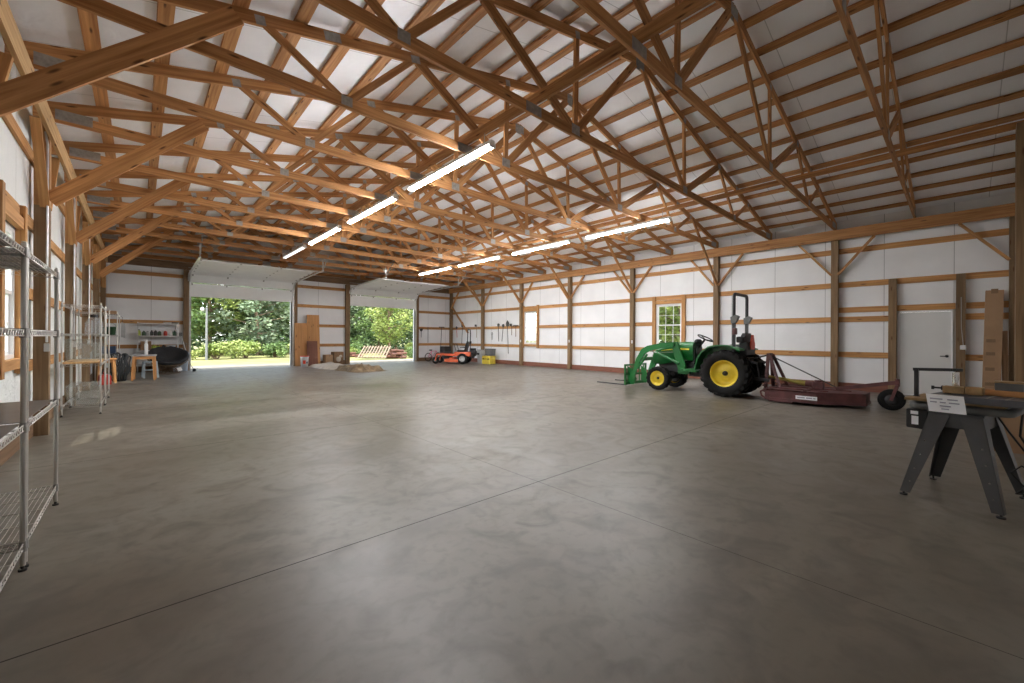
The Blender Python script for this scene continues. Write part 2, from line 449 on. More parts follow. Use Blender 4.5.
    def build(s, name, mat, parent=None, loc=None, bevel=0.0, recalc=False):
        me = bpy.data.meshes.new(name)
        me.from_pydata(s.v, [], s.f)
        ul = me.uv_layers.new(name='UVMap')
        flat = [c for f in s.uv for p in f for c in p]
        ul.data.foreach_set('uv', flat)
        me.polygons.foreach_set('use_smooth', s.sm)
        me.polygons.foreach_set('material_index', s.mi)
        for mm in (mat if isinstance(mat, (list, tuple)) else [mat]):
            me.materials.append(M[mm] if isinstance(mm, str) else mm)
        me.update()
        ob = bpy.data.objects.new(name, me)
        COL.objects.link(ob)
        if parent is not None: ob.parent = parent
        if loc is not None: ob.location = loc
        if bevel:
            bv = ob.modifiers.new('bevel', 'BEVEL'); bv.width = bevel; bv.segments = 2; bv.limit_method = 'ANGLE'; bv.angle_limit = R(40)
        return ob
def tag(o, label=None, cat=None, group=None, kind=None):
    if label: o['label'] = label
    if cat: o['category'] = cat
    if group: o['group'] = group
    if kind: o['kind'] = kind
    return o
def thing(name, label, cat, loc=(0, 0, 0), rz=0.0, group=None):
    o = bpy.data.objects.new(name, None)
    COL.objects.link(o); o.empty_display_size = 0.1
    o.location = loc; o.rotation_euler = (0, 0, rz)
    return tag(o, label, cat, group)
def dup(root, loc=None, rz=None, label=None, group=None):
    r = root.copy(); COL.objects.link(r)
    if loc is not None: r.location = loc
    if rz is not None: r.rotation_euler = (0, 0, rz)
    if label: r['label'] = label
    if group: r['group'] = group
    for ch in list(root.children):
        c = ch.copy(); COL.objects.link(c); c.parent = r
        for g in list(ch.children):
            d = g.copy(); COL.objects.link(d); d.parent = c
    return r
def struct(name, mb, mat, label=None):
    o = mb.build(name, mat); o['kind'] = 'structure'
    if label: o['label'] = label
    return o
def arc(c, r, a0, a1, n, plane='xz'):
    out = []
    for i in range(n + 1):
        a = a0 + (a1 - a0) * i / n
        u, v = r * math.cos(a), r * math.sin(a)
        out.append((c[0] + u, c[1], c[2] + v) if plane == 'xz' else (c[0], c[1] + u, c[2] + v) if plane == 'yz' else (c[0] + u, c[1] + v, c[2]))
    return out

# ------------------------------------------------------------------ room shell
def wall_holes(mb, axis, pos, thick, a0, a1, z0, zt, holes):
    """wall in the plane axis=pos (0: x, 1: y), solid towards pos+thick, from a0..a1 and z0..zt, with rectangular holes"""
    As = sorted({a0, a1, *[h[0] for h in holes], *[h[1] for h in holes]})
    Zs = sorted({z0, zt, *[h[2] for h in holes], *[h[3] for h in holes]})
    def P(a, z, t): return (pos + t, a, z) if axis == 0 else (a, pos + t, z)
    for i in range(len(As) - 1):
        for j in range(len(Zs) - 1):
            ca, cz = (As[i] + As[i + 1]) / 2, (Zs[j] + Zs[j + 1]) / 2
            if any(h[0] < ca < h[1] and h[2] < cz < h[3] for h in holes): continue
            for t in (0, thick):
                mb.add([P(As[i], Zs[j], t), P(As[i + 1], Zs[j], t), P(As[i + 1], Zs[j + 1], t), P(As[i], Zs[j + 1], t)], [(0, 1, 2, 3)])
    for h in holes:
        c = [(h[0], h[2]), (h[1], h[2]), (h[1], h[3]), (h[0], h[3])]
        for k in range(4):
            (b0, w0), (b1, w1) = c[k], c[(k + 1) % 4]
            mb.add([P(b0, w0, 0), P(b1, w1, 0), P(b1, w1, thick), P(b0, w0, thick)], [(0, 1, 2, 3)])
    c = [(a0, z0), (a1, z0), (a1, zt), (a0, zt)]
    for k in range(4):
        (b0, w0), (b1, w1) = c[k], c[(k + 1) % 4]
        mb.add([P(b0, w0, 0), P(b1, w1, 0), P(b1, w1, thick), P(b0, w0, thick)], [(0, 1, 2, 3)])

WT = 0.06
RW = [(6.47, 7.43, 1.08, 2.58), (13.45, 14.33, 1.05, 2.62), (0.085, 1.02, 0.02, 2.05)]
LW = [(6.47, 7.43, 1.08, 2.58), (15.10, 16.05, 1.08, 2.58)]
DO = [(1.48, 5.12), (7.80, 11.42)]
DZ = 3.74
WX0, WX1 = XL - 0.04, XR + 0.03
mb = MB(); wall_holes(mb, 0, WX1, WT, YF, YB, -0.25, 4.62, RW); struct('wall_right', mb, 'wallY')
mb = MB(); wall_holes(mb, 0, WX0, -WT, YF, YB, -0.25, 4.62, LW); struct('wall_left', mb, 'wallL')
mb = MB(); wall_holes(mb, 1, YB, WT, WX0, WX1, -0.25, 4.62, [(a, b, -0.25, DZ) for a, b in DO])
RT = topz(CX) + 0.24
mb.prism([(WX0, YB, 4.62), (WX1, YB, 4.62), (WX1, YB, topz(WX1) + 0.1), (CX, YB, RT), (WX0, YB, topz(WX0) + 0.1)], (0, WT, 0))
struct('wall_back', mb, 'wallX')
mb = MB(); wall_holes(mb, 1, YF, -WT, WX0, WX1, -0.25, 4.62, [])
mb.prism([(WX0, YF, 4.62), (WX1, YF, 4.62), (WX1, YF, topz(WX1) + 0.1), (CX, YF, RT), (WX0, YF, topz(WX0) + 0.1)], (0, -WT, 0))
struct('wall_front', mb, 'wallX')
# roof deck with its white facing: two slopes, 0.35 m overhang
mb = MB()
rz0 = 0.075 + 0.042
for sgn in (-1, 1):
    xe = CX + sgn * (0.5 * (XR - XL) + 0.40)
    ze = topz(xe) + rz0; zr = topz(CX) + rz0
    mb.prism([(xe, YF - 0.4, ze), (CX, YF - 0.4, zr), (CX, YF - 0.4, zr + 0.05), (xe, YF - 0.4, ze + 0.05)], (0, YB - YF + 0.8, 0))
struct('ceiling', mb, 'roof')
# floor: slab with saw-cut control joints
mb = MB()
jx = [WX0, 2.75, 6.41, 10.07, WX1]; jy = [YF, 2.64, 6.3, 9.96, 13.6, 17.2, YB + WT]
g = 0.0046
for i in range(len(jx) - 1):
    for j in range(len(jy) - 1):
        x0, x1, y0, y1 = jx[i] + g * .5, jx[i + 1] - g * .5, jy[j] + g, jy[j + 1] - g
        mb.add([(x0, y0, 0), (x1, y0, 0), (x1, y1, 0), (x0, y1, 0)], [(0, 1, 2, 3)])
mb.add([(WX0, YF, -0.012), (WX1, YF, -0.012), (WX1, YB + WT, -0.012), (WX0, YB + WT, -0.012)], [(0, 1, 2, 3)], mi=1)
mb.add([(WX0, YB + WT, 0.0), (WX1, YB + WT, 0.0), (WX1, YB + WT, -0.25), (WX0, YB + WT, -0.25)], [(0, 3, 2, 1)])
struct('floor', mb, ['concrete', 'joint'])
# splash boards along the floor
def splash(name, p0, p1, mat='redbrown'):
    mb = MB(); mb.beam(p0, p1, 0.036, 0.19); struct(name, mb, mat)
mb = MB()
for a, b in ((YF, RW[2][0] - 0.1), (RW[2][1] + 0.1, YB)): mb.beam((XR - 0.0, a, 0.1), (XR - 0.0, b, 0.1), 0.04, 0.2)
struct('baseboard_right', mb, 'redbrown')
splash('baseboard_left', (XL - 0.01, YF, 0.1), (XL - 0.01, YB, 0.1), 'oldwood')
mb = MB()
for a, b in ((XL, 1.3), (5.36, 7.6), (11.6, XR)): mb.beam((a, YB - 0.02, 0.1), (b, YB - 0.02, 0.1), 0.036, 0.2)
struct('baseboard_back', mb, 'oldwood')

# ------------------------------------------------------------------ framing
# roof trusses (one pattern, copied every 1.524 m)
HB = 0.5 * (XR - XL)
def make_truss():
    t = thing('roof_truss', 'x', 'roof truss')
    cz = 4.335                                   # centre line of the bottom chord
    def tp(x): return Vector((x, 0, topz(x)))
    def bp(x): return Vector((x, 0, cz))
    for sgn in (-1, 1):
        xe = CX + sgn * (HB + 0.02)
        MB().beam(tp(xe), tp(CX), 0.038, 0.14, up=(0, 0, 1)).build('top_chord', 'wood', t)
        xs = CX - 2.62 if sgn < 0 else CX - 2.62
        a, b = (XL - 0.02, CX - 2.62) if sgn < 0 else (CX - 2.62, XR + 0.02)
        MB().beam(bp(a), bp(b), 0.038, 0.14).build('bottom_chord', 'wood', t)
    def web(p, q, wd=0.088):
        d = (q - p).normalized()
        MB().beam(p + d * 0.05, q - d * 0.05, 0.036, wd, up=(1, 0, 0) if abs(d.x) < 0.2 else (0, 0, 1)).build('web', 'wood', t)
    def plate(x, z, w, h, ang=0.0):
        m = MB()
        rot = Matrix.Rotation(ang, 3, 'Y')
        for y in (-0.0215, 0.0215): m.box((x, y, z), (w, 0.003, h), rot=rot)
        m.build('gusset_plate', 'plate', t)
    for sgn in (-1, 1):
        b1, b2 = CX + sgn * 1.755, CX + sgn * 4.47
        t0, t1, t2 = CX + sgn * 1.72, CX + sgn * 3.50, CX + sgn * 5.43
        web(bp(b1), tp(CX + sgn * 0.05), .125); web(bp(b1), tp(t0)); web(bp(b1), tp(t1), .14); web(tp(t1), bp(b2)); web(bp(b2), tp(t2))
        an = -sgn * math.atan(SLOPE) * -1
        plate(b1, cz + 0.03, 0.18, 0.14); plate(b2, cz + 0.02, 0.14, 0.12)
        for q in (t0, t1, t2): plate(q, topz(q) - 0.02, 0.10 if q != t1 else 0.14, 0.10, an)
        plate(CX + sgn * (HB - 0.36), cz + 0.035, 0.36, 0.14)
        plate(CX + sgn * 4.65, topz(CX + sgn * 4.65), 0.20, 0.11, an)
    plate(CX, topz(CX) - 0.05, 0.26, 0.18); plate(CX - 2.62, cz, 0.28, 0.13)
    return t
TY = [PY[0] + 1.524 * k for k in range(1, 15)]
tr = make_truss()
for i, y in enumerate(TY):
    lab = f'{ORD[i]} orange lumber roof truss counting from the near end of the barn'
    if i == len(TY) - 1: lab = 'last orange lumber roof truss, against the wall with the garage doors'
    if i == 0: tr.location = (0, y, 0); tr['label'] = lab; tr['group'] = 'roof trusses'
    else: dup(tr, (0, y, 0), label=lab, group='roof trusses')

# flat purlins on top of the trusses
pm = {}
for sgn, side in ((-1, 'left'), (1, 'right')):
    for k in range(13):
        d = (0.03 if sgn < 0 else 0.37) + 0.605 * k
        if d > HB - 0.05: continue
        x = CX + sgn * (HB - d)
        n = Vector((SLOPE * sgn, 0, 1)).normalized()
        p = Vector((x, 0, topz(x) + 0.074 + 0.019))
        o = MB().beam(p + Vector((0, YF + 0.02, 0)), p + Vector((0, YB - 0.02, 0)), 0.14, 0.036, up=n).build('roof_purlin', 'wood')
        lab = f'flat lumber purlin on the {side} roof slope, {ORD[k]} row up from the eave'
        tag(o, lab, 'purlin', 'roof purlins')

# boards running the length of the barn on the bottom chords, the strip lights hang from them
for x, side in ((3.82, 'left'), (9.42, 'right')):
    o = MB().beam((x, YF + 0.02, 4.405 + 0.07), (x, YB - 0.02, 4.405 + 0.07), 0.04, 0.14 if side == 'left' else 0.10).build('bracing_board', 'wood')
    tag(o, f'long bracing board lying on the truss bottom chords above the {side} row of strip lights', 'board', 'long bracing boards on the bottom chords')

# eave beams
for x, side in ((XR - 0.17, 'right'), (XL + 0.16, 'left')):
    o = MB().beam((x, YF + 0.02, 4.125), (x, YB - 0.02, 4.125), 0.04, 0.276).build('eave_beam', 'pale' if side == 'left' else 'wood')
    tag(o, f'long eave beam along the top of the {side} wall, carrying the truss ends', 'beam', 'eave beams')

bayname = ['corner', 'first', 'second', 'third', 'fourth', 'fifth', 'sixth', 'seventh']
# wall posts
for side, x in (('right', XR - 0.08), ('left', XL + 0.07)):
    for k, y in enumerate(PY):
        t = thing('wall_post', 'x', 'post', (x, y, 0), 0, 'wall posts')
        far = 7 - k
        pos = 'at the far corner beside the garage door wall' if far == 0 else f'{ORD[far - 1]} one from the far corner' if k else 'at the near corner'
        if side == 'left':
            t['label'] = f'two-toned left wall post, {pos}'
            MB().box((0, 0, 1.54), (0.14, 0.15, 3.08)).build('lower_post', 'treated', t)
            MB().box((0, 0, 3.08 + 0.59), (0.14, 0.15, 1.18)).build('upper_post', 'girt', t)
        else:
            t['label'] = f'brown right wall post, {pos}'
            MB().box((0, 0, 2.0), (0.14, 0.15, 3.99)).build('lower_post', 'treated', t)
            MB().box((0, 0, 4.12), (0.13, 0.11, 0.28)).build('upper_post', 'treated', t)
    # knee braces in the plane of the wall
    xb = XR - 0.12 if side == 'right' else XL + 0.10
    for k, y in enumerate(PY):
        for dy in (-1, 1):
            if (k == 0 and dy < 0) or (k == 7 and dy > 0): continue
            o = MB().beam((xb, y + dy * 0.07, 3.07), (xb, y + dy * 0.80, 3.99), 0.05, 0.09, up=(1, 0, 0)).build('knee_brace', 'girt')
            far = 7 - k
            w = f'{ORD[far - 1]} post from the far corner' if 0 < far < 7 else 'far corner post' if far == 0 else 'near corner post'
            tag(o, f'{side} wall knee brace, {"far" if dy > 0 else "near"} side of the {w}', 'brace', 'knee braces along the walls')
# cross braces from the posts up to the top chords
for side, s in (('left', -1), ('right', 1)):
    for k in range(1, 7):
        if side == 'right' and k < 2: continue
        y = PY[k] + (-0.041 if s > 0 else -0.094)
        xe = CX + s * (HB - (1.95 if s > 0 else 1.80))
        a = (XL + 0.14, y, 3.16) if s < 0 else (XR - 0.172, y, 3.10)
        h = 0.185 if s < 0 else 0.10
        o = MB().beam(a, (xe, y, topz(xe) - (0.08 if s < 0 else 0.02)), 0.037, h).build('cross_brace', 'wood')
        tag(o, f'long slanting {side} wall-to-roof brace at the {ORD[6 - k]} post from far corner', 'brace', 'long slanting braces from wall to roof')
# girts between the posts
GZ = [0.95, 1.88, 2.80, 3.70]
def girt(p0, p1, label, mat='girt'):
    o = MB().beam(p0, p1, 0.037, 0.14).build('wall_girt', mat)
    tag(o, label, 'girt', 'wall girts')
for side, x in (('right', XR + 0.008), ('left', XL - 0.018)):
    wins = RW[:2] if side == 'right' else LW
    for k in range(7):
        a, b = PY[k], PY[k + 1]
        for r_, z in enumerate(GZ):
            cuts = [(a, b)]
            for (w0, w1, z0, z1) in wins:
                if a < w0 < b and z0 - 0.2 < z < z1 + 0.05: cuts = [(a, w0 - 0.13), (w1 + 0.13, b)]
            if side == 'right' and k == 0:
                if z < 1.5: cuts = [(a, -0.05), (1.13, b)]
                elif z < 2.2: cuts = [(a, -0.05), (1.13, b)]
            for ci, (c0, c1) in enumerate(cuts):
                if c1 - c0 < 0.1: continue
                where = '' if len(cuts) == 1 else (', near side of the opening' if ci == 0 else ', far side of the opening')
                girt((x, c0, z), (x, c1, z), f'{side} wall girt, {ORD[r_]} row up, {ORD[6 - k]} bay from far corner{where}', 'girt')
seg = [(XL, 1.25, 'left of the left garage door'), (5.36, 7.60, 'between the garage doors'), (11.60, XR - 0.1, 'right of the right garage door')]
for a, b, w in seg:
    for r_, z in enumerate(GZ):
        girt((a, YB - 0.01, z), (b, YB - 0.01, z), f'back wall girt {w}, {ORD[r_]} row up', 'girt')
# door header board and dark plate across the top of the garage door wall
o = MB().beam((XL + 0.1, YB - 0.045, 4.12), (XR - 0.1, YB - 0.045, 4.12), 0.036, 0.28).build('header_board', 'oldwood')
tag(o, 'long dark header board across the top of the garage door wall', 'board')
# posts of the garage door wall
for x, w, lab in ((1.34, 0.17, 'brown post at the left side of the left garage door'), (5.29, 0.12, 'narrow brown post at the right side of the left garage door'),
                  (7.66, 0.20, 'wide brown post at the left side of the right garage door'), (11.55, 0.14, 'brown post at the right side of the right garage door')):
    t = thing('door_post', lab, 'post', (x, YB - 0.09, 0), 0, 'garage door posts')
    MB().box((0, 0, 1.98), (w, 0.16, 3.96)).build('post', 'treated', t)
    MB().box((0, -0.083, 2.0), (w * 0.12, 0.012, 3.9)).build('edge_strip', 'oldwood', t)
# tall gable posts on the near wall
o = MB().beam((9.19, YF + 0.17, 0), (9.19, YF + 0.17, 4.40), 0.19, 0.28, up=(0, 1, 0)).build('gable_post', 'treated')
tag(o, 'big brown gable post behind the saw, at the right edge', 'post')
# framing of the openings in the right and left walls
def opening_frame(side, k, w0, w1, z0, z1, lab):
    x = XR - 0.012 if side == 'right' else XL + 0.005
    t = thing('window_framing', lab, 'framing', (x, 0.5 * (w0 + w1), 0), 0, 'lumber framing round the windows')
    hw = 0.5 * (w1 - w0)
    for s in (-1, 1): MB().beam((0, s * (hw + 0.065), z0 - 0.18), (0, s * (hw + 0.065), z1 + 0.29), 0.08, 0.12, up=(0, 1, 0)).build('stud', 'girt', t)
    MB().beam((0, -hw, z1 + 0.07), (0, hw, z1 + 0.07), 0.06, 0.13).build('header', 'girt', t)
    MB().beam((0, -hw, z0 - 0.06), (0, hw, z0 - 0.06), 0.06, 0.11).build('sill', 'girt', t)
opening_frame('right', 0, *RW[0], 'orange lumber framing round the window behind the tractor')
opening_frame('right', 1, *RW[1], 'orange lumber framing round the far right wall window by the hanging tools')
opening_frame('left', 0, *LW[0], 'fresh lumber framing round the left wall window behind the wire shelves')
opening_frame('left', 1, *LW[1], 'lumber framing round the left wall window near the far corner')
for y, ztop in ((1.11, 2.86), (-0.03, 2.86)):
    o = MB().beam((XR - 0.04, y, 0), (XR - 0.04, y, ztop), 0.12, 0.15, up=(0, 1, 0)).build('door_stud', 'treated')
    tag(o, 'brown stud at the ' + ('hinge' if y > 1 else 'latch') + ' side of the white entry door', 'post', 'studs beside the entry door')
o = MB().beam((XR - 0.01, 0.05, 2.13), (XR - 0.01, 1.03, 2.13), 0.04, 0.14).build('door_header', 'girt')
tag(o, 'orange header board just above the white entry door', 'board')
girt((XR + .008, 1.19, 2.13), (XR + .008, PY[1] - .07, 2.13), 'extra right wall girt left of the entry door, level with the door top')
girt((XR + .008, PY[0] + .07, 2.13), (XR + .008, -.11, 2.13), 'short extra girt right of the entry door, level with the door top')
# slanted brace in the far right corner
o = MB().beam((XR - 0.14, 20.35, 3.15), (XR - 0.14, 18.75, 1.62), 0.04, 0.11, up=(1, 0, 0)).build('corner_brace', 'girt')
tag(o, 'slanting board brace running down from the far right corner post', 'brace')

# ------------------------------------------------------------------ windows, doors
def window(name, side, w0, w1, z0, z1):
    x = WX1 + 0.03 if side == 'right' else WX0 - 0.03
    yc = 0.5 * (w0 + w1); hw = 0.5 * (w1 - w0); zm = 0.5 * (z0 + z1)
    t = bpy.data.objects.new(name, None); COL.objects.link(t); t.location = (x, yc, 0); t['kind'] = 'structure'
    fr = MB()
    for s in (-1, 1): fr.box((0, s * (hw - 0.02), zm), (0.07, 0.04, z1 - z0))
    for z in (z0 + 0.02, z1 - 0.02): fr.box((0, 0, z), (0.07, 2 * hw - 0.08, 0.04))
    fr.build('window_frame', 'vinyl', t)
    for lo, hi, dx in ((z0 + 0.04, zm + 0.02, -0.012), (zm - 0.02, z1 - 0.04, 0.012)):
        sa = MB()
        for s in (-1, 1): sa.box((dx, s * (hw - 0.06), 0.5 * (lo + hi)), (0.024, 0.04, hi - lo))
        for z in (lo + 0.02, hi - 0.02): sa.box((dx, 0, z), (0.024, 2 * hw - 0.16, 0.04))
        for q in (-1, 1): sa.box((dx, q * (hw - 0.06) / 3, 0.5 * (lo + hi)), (0.012, 0.014, hi - lo - 0.06))
        sa.box((dx, 0, 0.5 * (lo + hi)), (0.012, 2 * hw - 0.14, 0.014))
        so = sa.build('sash', 'vinyl', t)
        MB().box((dx, 0, 0.5 * (lo + hi)), (0.004, 2 * hw - 0.10, hi - lo - 0.05)).build('pane', 'glass', so)
window('window_1', 'right', *RW[0])
window('window_2', 'right', *RW[1])
window('window_3', 'left', *LW[0])
window('window_4', 'left', *LW[1])

# white entry door in the right wall
t = bpy.data.objects.new('door_3', None); COL.objects.link(t); t['kind'] = 'structure'
d0, d1, dz0, dz1 = RW[2]
t.location = (WX1 + 0.02, 0.5 * (d0 + d1), 0)
dw = d1 - d0
lf = MB().box((0, 0, 1.015), (0.045, dw - 0.068, 1.995)).build('door_leaf', 'doorbeige', t)
fr = MB()
for s in (-1, 1): fr.box((-0.02, s * (dw / 2 - 0.0175), 1.03), (0.09, 0.035, 2.03))
fr.box((-0.02, 0, 2.033), (0.09, dw, 0.034)); fr.box((0.0, 0, 0.012), (0.12, dw, 0.024)); fr.build('door_frame', 'vinyl', t)
hd = MB(); hd.lathe([(0.0, -0.03), (0.032, -0.03), (0.032, -0.022), (0.012, -0.02), (0.012, 0.0)], (-0.022, -dw / 2 + 0.10, 0.97), (1, 0, 0), 14)
hd.tube([(-0.055, -dw / 2 + 0.10, 0.97), (-0.062, -dw / 2 + 0.12, 0.97), (-0.06, -dw / 2 + 0.21, 0.965)], 0.010, 8)
hd.build('handle', 'blacksteel', lf)

# overhead garage doors: sections, hinges, tracks, hangers
def garage_door(name, x0, x1):
    t = bpy.data.objects.new(name, None); COL.objects.link(t); t['kind'] = 'structure'
    t.location = (0.5 * (x0 + x1), YB, 0)
    hw = 0.5 * (x1 - x0) + 0.02
    # path of the door sections in (y, z): hanging bottom section, curve, horizontal run
    path = [(-0.10, 2.92), (-0.115, 3.47), (-0.43, 3.79), (-1.02, 3.86), (-1.62, 3.885), (-2.22, 3.905), (-2.82, 3.925), (-3.42, 3.94)]
    for i in range(len(path) - 1):
        (ya, za), (yb, zb) = path[i], path[i + 1]
        dv = Vector((0, yb - ya, zb - za)); ln = dv.length; dv.normalize()
        nrm = Vector((0, -dv.z, dv.y)) if i < 1 else Vector((0, dv.z, -dv.y))
        c = Vector((0, 0.5 * (ya + yb), 0.5 * (za + zb)))
        a, b = Vector((0, ya, za)) + dv * (0.035 if i == 1 else 0.006), Vector((0, yb, zb)) - dv * (0.012 if i == 0 else 0.006)
        ins = Vector((0, -dv.z, dv.y)); 
        sec = MB()
        mid = 0.5 * (a + b)
        sec.beam(a, b, 2 * hw, 0.035, up=ins)
        so = sec.build('door_section', 'doorwhite', t)
        hg = MB()
        for q in (-1, -0.36, 0.36, 1):
            p = Vector((q * (hw - 0.06), 0, 0)) + b
            side = -1 if i == 0 else -1
            inn = Vector((0, -dv.z, dv.y)); inn = inn if inn.z < 0 or (i == 0) else -inn
            if i == 0: inn = Vector((0, -1, 0))
            hg.beam(p - dv * 0.07 + inn * 0.024, p + dv * 0.03 + inn * 0.024, 0.05, 0.012, up=inn)
        hg.build('hinge', 'plate', so)
    # joint between the first two sections is left wide to let daylight through
    tk = None
    for s in (-1, 1):
        x = s * (hw + 0.045)
        pts = [(x, -0.13, 0.05), (x, -0.13, 3.30)] + [(x, -0.13 - 0.42 * (1 - math.cos(a_)), 3.38 + 0.42 * math.sin(a_)) for a_ in [R(v) for v in range(0, 91, 15)]] + [(x, -4.25, 3.90)]
        m_ = MB()
        for i in range(len(pts) - 1):
            m_.beam(pts[i], pts[i + 1], 0.022, 0.065, up=(1, 0, 0))
        m_.build('track', 'galv', t)
        hb = MB()
        hb.beam((x, -4.20, 3.88), (x, -4.20, 4.42), 0.035, 0.035); hb.beam((x, -4.20, 3.92), (x - s * 0.0, -4.9, 4.42), 0.03, 0.02)
        hb.build('track_hanger', 'galv', t)
        jm = MB(); jm.box((s * (hw - 0.01), 0.05, 1.85), (0.06, 0.10, 3.70)); jm.build('jamb_trim', 'vinyl', t)
    jm = MB(); jm.box((0, 0.05, 3.71), (2 * hw - 0.10, 0.10, 0.06)); jm.build('jamb_trim', 'vinyl', t)
    sh = MB(); sh.cyl((-hw - 0.06, -0.20, 4.06), (hw + 0.06, -0.20, 4.06), 0.013, n=10)
    sh.build('torsion_shaft', 'plate', t)
    for s in (-1, 1):
        sp = MB(); sp.tube([(s * 0.35 + 0.35 * s * i / 120 * 3, -0.20 + 0.03 * math.cos(i * 1.2), 4.06 + 0.03 * math.sin(i * 1.2)) for i in range(121)], 0.006, 5)
        sp.build('torsion_spring', 'blacksteel', t)
    return t
garage_door('door_1', *DO[0])
garage_door('door_2', *DO[1])

# ------------------------------------------------------------------ strip lights
def strip_light(loc, ln, label, lit=True):
    t = thing('strip_light', label, 'strip light', loc, 0, 'strip lights')
    b = MB(); b.box((0, 0, 0.075), (0.075, ln, 0.05)); b.box((0, 0, 0.043), (0.11, ln, 0.014))
    b.build('housing', 'white_paint', t)
    for s in (-1, 1):
        MB().cyl((s * 0.034, -ln / 2 + 0.03, 0.018), (s * 0.034, ln / 2 - 0.03, 0.018), 0.016, n=12).build('tube', 'tube' if lit else 'tubeoff', t)
    e = MB()
    for s in (-1, 1): e.box((0, s * (ln / 2 - 0.012), 0.02), (0.115, 0.024, 0.05))
    e.build('end_cap', 'white_paint', t)
    c = MB()
    for s in (-1, 1): c.tube([(0, s * ln * 0.42, 0.10), (0.0, s * ln * 0.42, 0.27)], 0.006, 6)
    c.build('hanger', 'plate', t)
LX = (3.78, 9.2)
for i, (y0, y1) in enumerate(((4.58, 7.02), (7.62, 10.06), (10.72, 13.16), (13.72, 16.16))):
    near = ['nearest of the left row', 'second of the left row', 'third of the left row', 'last of the left row']
    strip_light((LX[0], 0.5 * (y0 + y1), 4.12), y1 - y0, ('glowing' if i < 3 else 'dim white') + ' ceiling strip light, ' + near[i] + ' counting from the camera', i < 3)
    nearr = [n.replace('left', 'right') for n in near]
    strip_light((LX[1], 0.5 * (y0 + y1), 4.12), y1 - y0, 'glowing ceiling strip light, ' + nearr[i] + ' counting from the camera')

# ------------------------------------------------------------------ green tractor with fork loader (local +y is forward)
def wheel(parent, name, c, Rw, w, rim_r, side, lugs, lug_h=0.028):
    cx, cy, cz = c
    m = MB()
    hw = w / 2
    prof = [(rim_r, -hw * .72), (rim_r + .02, -hw * .9), (Rw * .80, -hw), (Rw * .93, -hw * .93), (Rw - lug_h, -hw * .72), (Rw - lug_h, hw * .72), (Rw * .93, hw * .93), (Rw * .80, hw), (rim_r + .02, hw * .9), (rim_r, hw * .72)]
    m.lathe(prof, c, (1, 0, 0), 40)
    for i in range(lugs):
        for s in (-1, 1):
            a0 = 2 * math.pi * (i + (0.5 if s > 0 else 0)) / lugs
            a1 = a0 + 0.55 * 2 * math.pi / lugs * 1.3
            def P(a, x, r): return Vector((cx + x, cy + r * math.sin(a), cz + r * math.cos(a)))
            th = 0.30 * 2 * math.pi / lugs
            xs = (s * hw * .99, s * hw * .04)
            pts = []
            for x, a in ((xs[0], a0), (xs[1], a1)):
                r0 = Rw - lug_h - 0.012 - (0.03 if x == xs[0] else 0)
                r1 = Rw - (0.012 if x == xs[0] else 0)
                pts += [P(a - th, x, r0), P(a + th, x, r0), P(a + th * .8, x, r1), P(a - th * .8, x, r1)]
            m.hexa(pts, .2, .05, .05)
    ty = m.build(name, 'rubber', parent)
    rm = MB(); o = side
    rm.lathe([(rim_r + .004, -hw * .74), (rim_r + .018, -hw * .80), (rim_r + .018, -hw * .74), (rim_r - .02, -hw * .5), (rim_r - .035, 0), (rim_r - .02, hw * .45), (rim_r + .018, hw * .74), (rim_r + .018, hw * .80), (rim_r - .012, hw * .78), (rim_r - .028, hw * .45), (rim_r - .05, hw * .25), (rim_r * .62, hw * .18), (rim_r * .55, hw * .30), (rim_r * .30, hw * .34), (0.0, hw * .34)][::1], c, (o, 0, 0), 32)
    for k in range(6):
        a = k * math.pi / 3 + .3
        rm.cyl((cx + o * hw * .22, cy + rim_r * .46 * math.sin(a), cz + rim_r * .46 * math.cos(a)), (cx + o * hw * .37, cy + rim_r * .46 * math.sin(a), cz + rim_r * .46 * math.cos(a)), 0.011, n=6)
    rm.build('rim', 'yellow', ty)
    hb = MB(); hb.lathe([(0.0, hw * .62), (rim_r * .14, hw * .62), (rim_r * .18, hw * .5), (rim_r * .20, hw * .30)], c, (o, 0, 0), 16)
    hb.build('hub', 'black', ty)
    return ty

T = thing('tractor', 'green compact tractor with yellow wheels, roll bar and pallet forks', 'tractor', (10.55, 3.65, 0))
for s in (-1, 1):
    wheel(T, 'rear_tire', (s * 0.44, 0, 0.545), 0.545, 0.43, 0.30, s, 20)
    wheel(T, 'front_tire', (s * 0.47, 1.66, 0.31), 0.31, 0.24, 0.185, s, 16, 0.018)
def hood_ring(y, hw, zb, zt, cr=0.07):
    r = []
    for a in range(0, 91, 18): r.append((hw - cr + cr * math.sin(R(a)), y, zt - cr + cr * math.cos(R(a)) - 0.0))
    r.append((hw, y, zb)); r.append((-hw, y, zb))
    for a in range(90, -1, -18): r.append((-(hw - cr + cr * math.sin(R(a))), y, zt - cr + cr * math.cos(R(a))))
    return r
m = MB()
m.loft([hood_ring(0.86, .27, .80, 1.26, .12), hood_ring(1.15, .27, .80, 1.265, .12), hood_ring(1.45, .26, .72, 1.225, .12), hood_ring(1.72, .25, .66, 1.145, .11), hood_ring(1.90, .23, .66, 1.06, .10), hood_ring(1.985, .19, .70, .95, .08)])
hood = m.build('hood', 'green', T)
m = MB()
for s in (-1, 1):
    m.prism([(s * .272, .95, 1.10), (s * .268, 1.30, 1.095), (s * .252, 1.70, 1.035), (s * .25, 1.72, 1.02), (s * .268, 1.30, 1.06), (s * .272, .95, 1.06)], (s * .004, 0, 0))
m.build('hood_stripe', 'stripe', hood)
m = MB(); m.box((0, 1.975, .80), (.34, .05, .22)); 
for k in range(6): m.box((0, 2.004, .72 + .032 * k), (.32, .012, .012))
